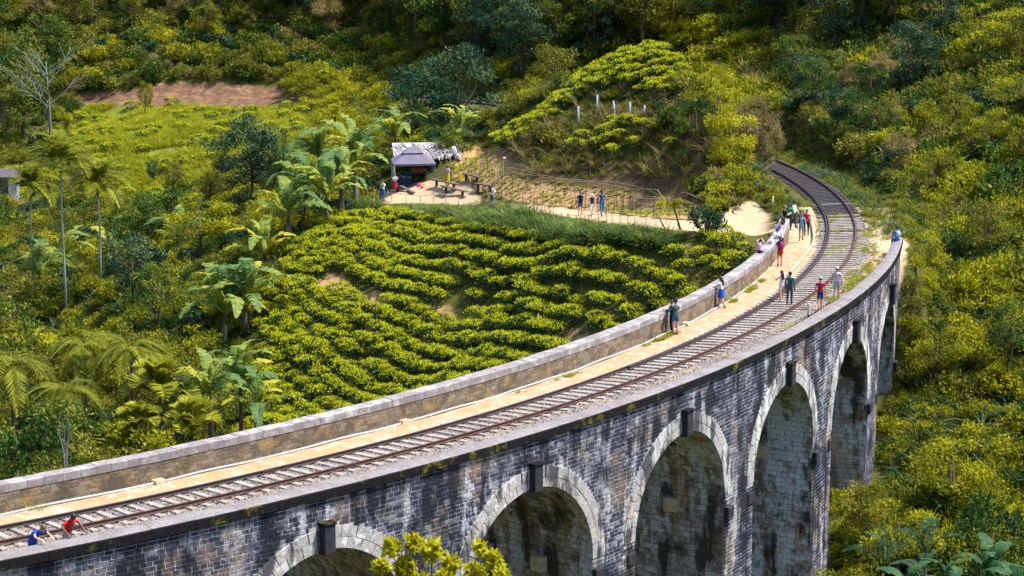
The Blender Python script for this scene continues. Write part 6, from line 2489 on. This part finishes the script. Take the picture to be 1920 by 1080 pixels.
    person((q[0], q[1], 0.76 - 0.40), D(15), 'person in bright blue and white jacket sitting on the end of the outer parapet', 1.65, (0.02, 0.22, 0.55), (0.02, 0.16, 0.40), sleeve=1.2, sit=True, arms={-1: ((-0.26, 0.1, 0.75), (-0.2, 0.32, 0.62)), 1: ((0.26, 0.1, 0.75), (0.2, 0.32, 0.62))}, bag=('pack', (0.5, 0.6, 0.75)))
    # on the path and in the yard

    def on_ground(px, py, Y):
        P = ground(px, py, Y - 25, Y + 25)
        return (P[0], P[1], P[2] + 0.02)
    person(on_ground(1088, 405, 141.5), D(170), 'person in navy t-shirt, shorts and cap walking on the sandy path', 1.74, NAVY, (0.03, 0.09, 0.22), legs=0.42, stride=0.3, hat=('cap', (0.02, 0.08, 0.25)), shoe=GREY)
    person(on_ground(1110, 405, 141.0), D(190), 'person in white hat, navy waistcoat and white trousers on the sandy path', 1.55, NAVY, WHITE, sleeve=0.1, stride=0.3, hat=('brim', (0.75, 0.68, 0.66)), shoe=GREY)
    person(on_ground(1128, 406, 140.5), D(200), 'dark-haired person in blue shirt and jeans striding on the sandy path', 1.76, (0.05, 0.10, 0.24), (0.03, 0.16, 0.42), sleeve=0.7, stride=0.55, skin=SKIN_D, shoe=NAVY)
    person(on_ground(922, 388, 160), D(-40), 'long-haired person in white blouse and jeans at the end of the garden fence', 1.62, WHITE, JEANS, sleeve=2.0, long_hair=True, arms=hold)
    person(on_ground(839, 348, 173), D(165), 'person in pink blouse and yellow skirt standing in the yard', 1.60, (0.70, 0.32, 0.52), (0.55, 0.36, 0.02), sleeve=1.0, skin=SKIN_D, skirt=((0.62, 0.40, 0.02), 0.18), arms=hold)
    person(on_ground(718, 378, 166), D(150), 'person in white shirt and blue trousers with a hand raised at the yard edge', 1.72, WHITE, (0.02, 0.17, 0.45), sleeve=1.3, arms={-1: ((-0.30, 0.16, 1.26), (-0.12, 0.16, 1.52))}, bag=('bag', NAVY))
    person(on_ground(741, 362, 171), D(200), 'person in white shirt and red skirt beside the grey canopy', 1.60, WHITE, RED, sleeve=0.8, skirt=((0.55, 0.03, 0.06), 0.5), arms=hold)
    person(on_ground(752, 352, 174), D(90), 'person in navy sitting beside the counter under the grey canopy', 1.60, (0.03, 0.12, 0.16), NAVY, sleeve=1.0, sit=True)


build_people()

# ------------------------------------------------------------------ the stall and its yard
M_CANOPY = mat_simple('grey_violet_canvas', (0.17, 0.155, 0.21), (0.12, 0.11, 0.155), 2.5, 0.85, 0.15, 0.1, True)
M_WOOD = mat_simple('weathered_timber', (0.16, 0.12, 0.10), (0.07, 0.05, 0.045), 6, 0.9, 0.15, 0.5, True, stretch=(1, 5, 5))
M_BAMBOO = mat_simple('bamboo_pole', (0.52, 0.42, 0.26), (0.32, 0.24, 0.15), 4, 0.8, 0.2, 0.2, True)
M_BLUE = mat_simple('blue_painted_wood', (0.04, 0.10, 0.22), (0.02, 0.06, 0.14), 5, 0.7, 0.3, 0.2, True)
M_THATCH = mat_leaf('bleached_thatch', [(0.0, (0.16, 0.145, 0.145)), (0.5, (0.30, 0.28, 0.28)), (1.0, (0.46, 0.44, 0.43))], 0.15, 0.8, 0.0, 0.1)
M_FRUIT = mat_simple('king_coconut', (0.62, 0.22, 0.03), (0.42, 0.12, 0.02), 3, 0.5, 0.4, 0, True)
M_TARP = mat_simple('pale_tarpaulin', (0.42, 0.45, 0.52), (0.28, 0.30, 0.36), 2, 0.7, 0.2, 0.2, True)
M_YPL = mat_simple('yellow_plastic', (0.62, 0.45, 0.01), (0.50, 0.35, 0.01), 3, 0.45, 0.4, 0, True)
M_WHITEW = mat_simple('white_plaster', (0.72, 0.72, 0.70), (0.55, 0.54, 0.52), 2, 0.9, 0.2, 0.2, True)
M_METAL = mat_simple('grey_roof_sheet', (0.10, 0.09, 0.09), (0.06, 0.05, 0.05), 2, 0.6, 0.4, 0.1, True)


def gpos(px, py, Y):
    return ground(px, py, Y - 30, Y + 25)


def build_yard():
    # canopy with a two-tier roof
    g = gpos(775, 348, 176)
    e = empty('stall_canopy', tuple(g), 0.12, label='grey violet canopy tent with a two-tier pyramid roof over the stall', cat='canopy')
    mb = MB()
    w, d, z0, z1 = 1.75, 1.6, 2.0, 2.62
    V = [(-w, -d, z0), (w, -d, z0), (w, d, z0), (-w, d, z0), (-0.72, -0.66, z1 + 0.12), (0.72, -0.66, z1 + 0.12), (0.72, 0.66, z1 + 0.12), (-0.72, 0.66, z1 + 0.12)]
    mb.add(np.array(V), [[0, 1, 5, 4], [1, 2, 6, 5], [2, 3, 7, 6], [3, 0, 4, 7]])
    V2 = [(-w, -d, z0), (w, -d, z0), (w, d, z0), (-w, d, z0), (-w, -d, z0 - 0.16), (w, -d, z0 - 0.16), (w, d, z0 - 0.16), (-w, d, z0 - 0.16)]
    mb.add(np.array(V2), [[4, 5, 1, 0], [5, 6, 2, 1], [6, 7, 3, 2], [7, 4, 0, 3]])
    mb.build('lower_roof', M_CANOPY, e)
    mb = MB()
    V = [(-0.85, -0.78, z1 + 0.16), (0.85, -0.78, z1 + 0.16), (0.85, 0.78, z1 + 0.16), (-0.85, 0.78, z1 + 0.16), (0, 0, 3.28)]
    mb.add(np.array(V), np.array([[0, 1, 4], [1, 2, 4], [2, 3, 4], [3, 0, 4]]))
    mb.build('upper_roof', M_CANOPY, e)
    for sx in (-1, 1):
        for sy in (-1, 1):
            mb = MB()
            add_tube(mb, [(sx * (w - 0.1), sy * (d - 0.1), -0.2), (sx * (w - 0.1), sy * (d - 0.1), z0)], 0.045, 8)
            mb.build('post', M_BLUE if sx > 0 else M_CONC, e, True)
    # thatched lean-to behind
    g = gpos(775, 348, 176) + np.array([0.55, 3.3, -0.1])
    e = empty('thatched_shelter', tuple(g), 0.1, label='lean-to shelter roofed with bleached palm thatch behind the canopy', cat='shelter')
    mb = MB()
    n = 420
    u, v = RNG.uniform(-2.4, 3.1, n), RNG.random(n)
    P = np.stack([u, -1.5 + 2.9 * v, 2.35 + 0.75 * v + RNG.uniform(-0.02, 0.05, n)], 1)
    Dv = np.stack([RNG.normal(size=n) * 0.22 + 0.15, -np.ones(n), -0.25 + RNG.normal(size=n) * 0.04], 1)
    leaf_quads(mb, P, Dv, rdir(n, 7.0), RNG.uniform(0.8, 1.5, n), RNG.uniform(0.1, 0.2, n), RNG.random(n))
    add_box(mb, -2.4, 3.1, -1.4, 1.4, 2.30, 2.34, 0.75)
    V = mb.V[-1]
    V[:, 2] += (V[:, 1] + 1.5) * 0.26
    mb.build('thatch', M_THATCH, e)
    for x, y in ((2.7, -1.4), (2.7, 1.3), (-2.3, -1.4), (-2.3, 1.3)):
        mb = MB()
        add_tube(mb, [(x, y, -0.3), (x, y, 2.3 + (y + 1.5) * 0.25)], 0.07, 7)
        mb.build('post', M_CONC if y < 0 else M_WOOD, e, True)
    mb = MB()
    n = 9
    for i in range(n):
        for jz in range(4):
            pass
    xx = np.linspace(-1.4, 1.3, 10)
    V = np.concatenate([np.stack([np.full(10, -2.35) + 0.06 * np.sin(xx * 5), xx, np.full(10, z)], 1) for z in (0.0, 0.8, 1.6, 2.2)])
    i = np.arange(9)
    mb.add(V, np.concatenate([np.stack([r * 10 + i, r * 10 + i + 1, (r + 1) * 10 + i + 1, (r + 1) * 10 + i], 1) for r in range(3)]))
    mb.build('tarpaulin', M_TARP, e, True)
    # counter table with orange coconuts
    g = gpos(780, 342, 177)
    e = empty('stall_table', tuple(g), 0.15, label='blue wooden counter table under the grey canopy', cat='table')
    mb = MB()
    add_box(mb, -0.85, 0.85, -0.4, 0.4, 0.78, 0.85)
    mb.build('table_top', M_BLUE, e)
    for sx in (-0.78, 0.78):
        for sy in (-0.34, 0.34):
            mb = MB()
            add_box(mb, sx - 0.04, sx + 0.04, sy - 0.04, sy + 0.04, 0, 0.78)
            mb.build('leg', M_BLUE, e)
    Mz = trs(g, 0.15)
    for k in range(26):
        row = k // 13
        p = Mz[:3, :3] @ np.array([-0.3 + 0.085 * (k % 13) + 0.03 * row, -0.25 + 0.2 * row + 0.1 * (k % 2), 0.97 + 0.13 * (k % 3 == 0)]) + g
        mb = MB()
        add_blob(mb, (0, 0, 0), (0.10, 0.10, 0.125), 1)
        add_tube(mb, [(0, 0, 0.11), (0, 0, 0.15)], [0.03, 0.015], 5)
        o = mb.build('king_coconut', M_FRUIT, None, True)
        o.location = p
        o.rotation_euler = (random.uniform(-0.6, 0.6), random.uniform(-0.6, 0.6), 0)
        tag(o, 'orange king coconut heaped on the blue counter table', 'coconut', 'coconuts on the counter')
    # blue cool box beside the table
    for (px, py, Y, sx, lab) in ((763, 350, 175, 0.34, 'blue cool box beside the counter table'), (754, 349, 176.5, 0.3, 'teal crate behind the seated person')):
        g = gpos(px, py, Y)
        e = empty('cool_box', tuple(g), 0.2, label=lab, cat='box')
        mb = MB()
        add_box(mb, -sx, sx, -0.25, 0.25, 0, 0.75)
        mb.build('body', M_BLUE, e)
        mb = MB()
        add_box(mb, -sx - 0.02, sx + 0.02, -0.27, 0.27, 0.753, 0.83)
        mb.build('lid', M_TARP, e)
    # round blue stool with a bowl top
    g = gpos(801, 338, 178)
    e = empty('stool', tuple(g), label='round blue stool at the open side of the canopy', cat='stool')
    mb = MB()
    add_tube(mb, [(0, 0, 0.62), (0, 0, 0.72)], 0.2, 12)
    mb.build('seat', M_BLUE, e)
    for k in range(3):
        mb = MB()
        a = k * 2.1
        add_tube(mb, [(0.16 * math.cos(a), 0.16 * math.sin(a), 0), (0.1 * math.cos(a), 0.1 * math.sin(a), 0.62)], 0.02, 6)
        mb.build('leg', M_BLUE, e)
    # plank benches on stumps
    for x0, y0, x1, y1, Ya, Yb, lab in ((810, 350, 860, 356, 172.5, 170, 'plank bench on stumps in the middle of the yard'), (828, 362, 876, 370, 169, 166.5, 'plank bench on stumps at the front edge of the yard'), (869, 338, 900, 343, 176, 174, 'dark plank bench beside the yellow can'),
                                        (890, 357, 925, 360, 170, 169, 'plank bench beside the garden fence'), (738, 360, 775, 365, 171, 170, 'low plank bench before the grey canopy')):
        A, B = gpos(x0, y0, Ya), gpos(x1, y1, Yb)
        c = (A + B) / 2
        L = np.linalg.norm((B - A)[:2])
        e = empty('plank_bench', tuple(c), math.atan2(B[1] - A[1], B[0] - A[0]), label=lab, cat='bench')
        mb = MB()
        V = box_v(-L / 2, L / 2, -0.16, 0.16, 0.46, 0.54)
        V[:, 2] += 0.03 * np.sin(V[:, 0])
        mb.add(V, BOXF)
        mb.build('seat', M_WOOD, e)
        for q in (-0.32, 0.32):
            mb = MB()
            add_tube(mb, [(q * L, 0, -0.15), (q * L, 0, 0.46)], [0.13, 0.11], 8)
            mb.build('leg', M_BARK, e, True)
    # yellow can
    g = gpos(864, 338, 176)
    e = empty('jerry_can', tuple(g), 0.3, label='yellow plastic water can beside the dark plank bench', cat='can')
    mb = MB()
    V = box_v(-0.19, 0.19, -0.13, 0.13, 0, 0.52)
    V2 = V.copy()
    V2[4:, :2] *= 0.8
    mb.add(V2, BOXF)
    mb.build('body', M_YPL, e)
    mb = MB()
    add_tube(mb, [(-0.1, 0, 0.52), (-0.08, 0, 0.62), (0.06, 0, 0.62), (0.1, 0, 0.52)], 0.022, 6)
    mb.build('handle', M_YPL, e, True)
    mb = MB()
    add_tube(mb, [(0.13, 0, 0.52), (0.13, 0, 0.58)], 0.035, 8)
    mb.build('cap', M_YPL, e)
    # coloured goods heaped on the ground
    for px, py, Y, c, lab in ((786, 350, 174.5, (0.55, 0.05, 0.30), 'magenta cloth bundle on the ground before the counter'), (792, 353, 174, (0.62, 0.25, 0.08), 'orange cloth bundle on the ground before the counter')):
        g = gpos(px, py, Y)
        mb = MB()
        add_blob(mb, (0, 0, 0.13), (0.22, 0.2, 0.16), 2, jit=0.5)
        add_blob(mb, (0.12, 0.05, 0.26), (0.1, 0.1, 0.1), 1, jit=0.4)
        o = mb.build('cloth_bundle', cloth(c), None, True)
        o.location = g
        tag(o, lab, 'bundle')
    # scarecrow: pole with a white shirt and dark cloth
    g = gpos(851, 318, 181)
    e = empty('scarecrow', tuple(g), 0.2, label='white shirt and dark cloth hung on a pole behind the yard', cat='scarecrow')
    mb = MB()
    add_tube(mb, [(0, 0, -0.3), (0.05, 0, 2.2)], 0.03, 6)
    add_tube(mb, [(-0.4, 0, 1.75), (0.4, 0, 1.8)], 0.025, 6)
    mb.build('pole', M_WOOD, e)
    mb = MB()
    add_blob(mb, (0, 0, 1.55), (0.26, 0.1, 0.42), 2, jit=0.3)
    mb.build('shirt', cloth(WHITE), e, True)
    mb = MB()
    add_blob(mb, (-0.06, 0, 1.0), (0.2, 0.09, 0.2), 2, jit=0.3)
    mb.build('cloth', cloth(BLACK), e, True)
    # lamp on a thin pole
    g = gpos(944, 330, 176)
    e = empty('lamp_pole', tuple(g), 0, label='thin pole with a small lamp at the foot of the knoll bank', cat='lamp')
    mb = MB()
    add_tube(mb, [(0, 0, -0.3), (-0.03, 0, 1.3)], 0.025, 6)
    mb.build('pole', M_CONC, e)
    mb = MB()
    add_blob(mb, (0.06, 0, 1.38), (0.13, 0.1, 0.09), 1)
    mb.build('lamp_head', M_WHITEW, e)


build_yard()


def fence(pts, label, hgt_post, step, rails, r=0.022, mat=None, jit=0.12, name='stick_fence', lean=0.1):
    """a fence of crooked sticks: each post and each rail is a piece"""
    pts = [np.array(p, float) for p in pts]
    e = empty(name, tuple(pts[0]), label=label, cat='fence')
    org = pts[0]
    posts = []
    for A, B in zip(pts[:-1], pts[1:]):
        L = np.linalg.norm(B - A)
        n = max(1, int(L / step))
        for i in range(n):
            p = A + (B - A) * (i / n)
            posts.append(p)
    posts.append(pts[-1])
    posts = [np.array([p[0] + random.uniform(-jit, jit), p[1] + random.uniform(-jit, jit), 0]) for p in posts]
    for p in posts:
        p[2] = hz(p[0], p[1])
    for p in posts:
        h = hgt_post * random.uniform(0.75, 1.25)
        mb = MB()
        q = p - org
        add_tube(mb, [q - np.array([0, 0, 0.2]), q + np.array([random.gauss(0, lean), random.gauss(0, lean), h])], [r * 1.2, r * 0.8], 5)
        mb.build('post', mat or M_WOOD, e)
    for f in rails:
        for a, b in zip(posts[:-1:2], posts[2::2]):
            mb = MB()
            a2, b2 = a - org, b - org
            add_tube(mb, [a2 + np.array([0, 0.03, f * hgt_post + random.gauss(0, 0.05)]), (a2 + b2) / 2 + np.array([0, 0.03, f * hgt_post + random.gauss(0, 0.05)]), b2 + np.array([0, 0.03, f * hgt_post])], r * 0.75, 5)
            mb.build('rail', M_BAMBOO, e)
    return e


def build_fences():
    def gp(px, py):
        return ground(px, py, 120, 200)
    fence([gp(905, 372), gp(960, 380), gp(1040, 388), gp(1120, 396), gp(1200, 405), gp(1300, 416)], 'crooked stick fence along the garden side of the sandy path', 1.35, 0.95, (0.3, 0.6, 0.9))
    fence([gp(885, 345), gp(960, 352), gp(1040, 362), gp(1130, 375), gp(1230, 388), gp(1318, 405)], 'stick trellis through the middle of the vegetable garden', 1.3, 1.3, (0.45, 0.85))
    fence([gp(870, 318), gp(940, 335), gp(1040, 350), gp(1150, 362), gp(1250, 376), gp(1322, 396)], 'stick trellis at the back of the vegetable garden', 1.2, 1.8, (0.6,))
    fence([gp(950, 392), gp(1030, 404), gp(1110, 414), gp(1190, 424), gp(1270, 432)], 'row of short stakes between the sandy path and the grass bank', 0.75, 0.8, (0.55,), 0.016, None, 0.05, 'stake_row', 0.03)
    fence([gp(700, 378), gp(735, 378), gp(790, 384), gp(860, 386)], 'low bamboo rail round the front of the yard', 0.7, 1.4, (0.95,), 0.03, M_BAMBOO, 0.05, 'bamboo_rail', 0.03)
    # grey posts and fallen frame on the knoll
    for n_, (px, y1, Y) in enumerate(((1084, 236, 165.5), (1119, 214, 168), (1153, 226, 166), (1181, 228, 165), (1208, 222, 166))):
        x, Y, _z = ground(px, y1, 150, 200)
        mb = MB()
        add_tube(mb, [(0, 0, -0.5), (random.gauss(0, 0.05), 0, 1.5 if n_ not in (4,) else 1.0)], [0.085, 0.08], 8)
        o = mb.build('concrete_post', mat_simple('blue_grey_concrete', (0.30, 0.36, 0.42), (0.2, 0.24, 0.29), 3, 0.85, 0.2, 0.3, True), None, True)
        o.location = (x, Y, hz(x, Y))
        o.rotation_euler = (0, random.gauss(0, 0.05), 0)
        tag(o, ['leaning blue-grey post lowest on the knoll', 'upright blue-grey post against the knoll tea bushes', 'blue-grey post carrying the dark brace on the knoll', 'tallest blue-grey post in the knoll frame', 'short blue-grey post at the beam end on the knoll'][n_], 'post')
    for lab, a, b, r in (('dark fallen beam across the blue-grey posts', (1148, 190, 166), (1212, 205, 166), 0.06), ('dark brace leaning on the knoll posts', (1118, 236, 164), (1156, 198, 166), 0.055), ('dark pole crossing behind the knoll posts', (1165, 205, 167), (1182, 178, 167), 0.05)):
        A, B = at_y(*a), at_y(*b)
        A[2] = max(A[2], hz(A[0], A[1]) - 0.1)
        B[2] = max(B[2], hz(B[0], B[1]) + 0.2)
        mb = MB()
        add_tube(mb, [A - A, (B - A) * 0.5 + np.array([0, 0, 0.03]), B - A], [r, r * 0.95, r * 0.8], 7)
        o = mb.build('fallen_timber', M_WOOD, None, True)
        o.location = A
        tag(o, lab, 'timber')
    # plank on the bank, props by the path
    for nm, lab, a, b, r in (('old_plank', 'old dark plank lying down the knoll bank', (1142, 345, 158.2), (1182, 300, 160), 0.09), ('leaning_prop', 'leaning stick prop at the top of the grass bank', (1248, 430, 133.5), (1226, 392, 134.5), 0.05)):
        A, B = at_y(*a), at_y(*b)
        mb = MB()
        add_tube(mb, [A - A, (B - A)], [r, r * 0.8], 7)
        o = mb.build(nm, M_WOOD, None, True)
        o.location = A
        tag(o, lab, 'timber')
    A = at_y(1278, 436, 133)
    A[2] = hz(A[0], A[1])
    e = empty('leaning_tree', tuple(A), label='small leaning tree with a yellow tuft of leaves at the end of the grass bank', cat='tree')
    mb = MB()
    add_tube(mb, [(0, 0, -0.3), (-0.35, 0, 0.9), (-0.6, 0, 1.8)], [0.08, 0.06, 0.04], 7)
    mb.build('trunk', M_WOOD, e, True)
    cb = MB()
    foliage(cb, [(-0.6 + random.uniform(-0.8, 0.5), random.uniform(-0.4, 0.4), 1.7 + random.uniform(-0.2, 0.3), 0.28) for _ in range(8)], 500, 0.2, 0.08, flat=0.6, bias=0.75)
    cb.build('crown', L_YEL, e)
    # white stake by the track
    p = at_z(1446, 393, DECK_Z)
    mb = MB()
    add_tube(mb, [(0, 0, -0.2), (0.12, 0, 0.9)], [0.04, 0.04], 8)
    o = mb.build('white_stake', M_CONC, None, True)
    o.location = p
    tag(o, 'leaning white stake in the grass beside the sandy path mouth', 'stake')


build_fences()


def build_house():
    g = gpos(0, 380, 204)
    e = empty('cottage', tuple(g), 0.12, label='white cottage with a dark arched doorway half hidden by palms', cat='house')
    # front wall with an arched doorway
    mb = MB()
    H, W = 2.7, 7.0
    d0, d1, dh = 0.05, 0.85, 2.3
    for x0, x1, z0, z1 in ((-W, d0, -0.6, H), (d1, 1.7, -0.6, H), (d0, d1, dh, H)):
        add_box(mb, x0, x1, 0, 0.22, z0, z1)
    add_box(mb, -W, -W + 0.22, 0.22, 4.5, -0.6, H)
    add_box(mb, 1.48, 1.7, 0.22, 4.5, -0.6, H)
    add_box(mb, -W, 1.7, 4.5, 4.7, -0.6, H)
    mb.build('wall', M_WHITEW, e)
    mb = MB()
    add_box(mb, d0 + 0.01, d1 - 0.01, 0.10, 0.14, 0, dh)
    mb.build('door', M_WOOD, e)
    mb = MB()
    add_box(mb, -2.6, -1.5, -0.02, 0.03, 0.9, 2.0)
    mb.build('window', M_DARK, e)
    mb = MB()
    V = np.array([(-W - 0.5, -0.9, H - 0.1), (2.3, -0.9, H - 0.1), (2.3, 2.3, H + 0.35), (-W - 0.5, 2.3, H + 0.35), (-W - 0.5, 5.4, H - 0.1), (2.3, 5.4, H - 0.1)])
    V = np.concatenate([V, V - np.array([0, 0, 0.08])])
    mb.add(V, np.array([[0, 1, 2, 3], [3, 2, 5, 4], [6, 9, 8, 7], [9, 10, 11, 8], [0, 6, 7, 1], [4, 5, 11, 10]]))
    mb.build('roof', M_METAL, e)
    # a blue-roofed shed and laundry-coloured scraps are left out: too small to read
    for x in (-1.0, 1.9):
        mb = MB()
        add_tube(mb, [(x, -0.8, -0.6), (x, -0.8, H - 0.1)], 0.07, 8)
        mb.build('porch_post', M_WHITEW, e)


build_house()
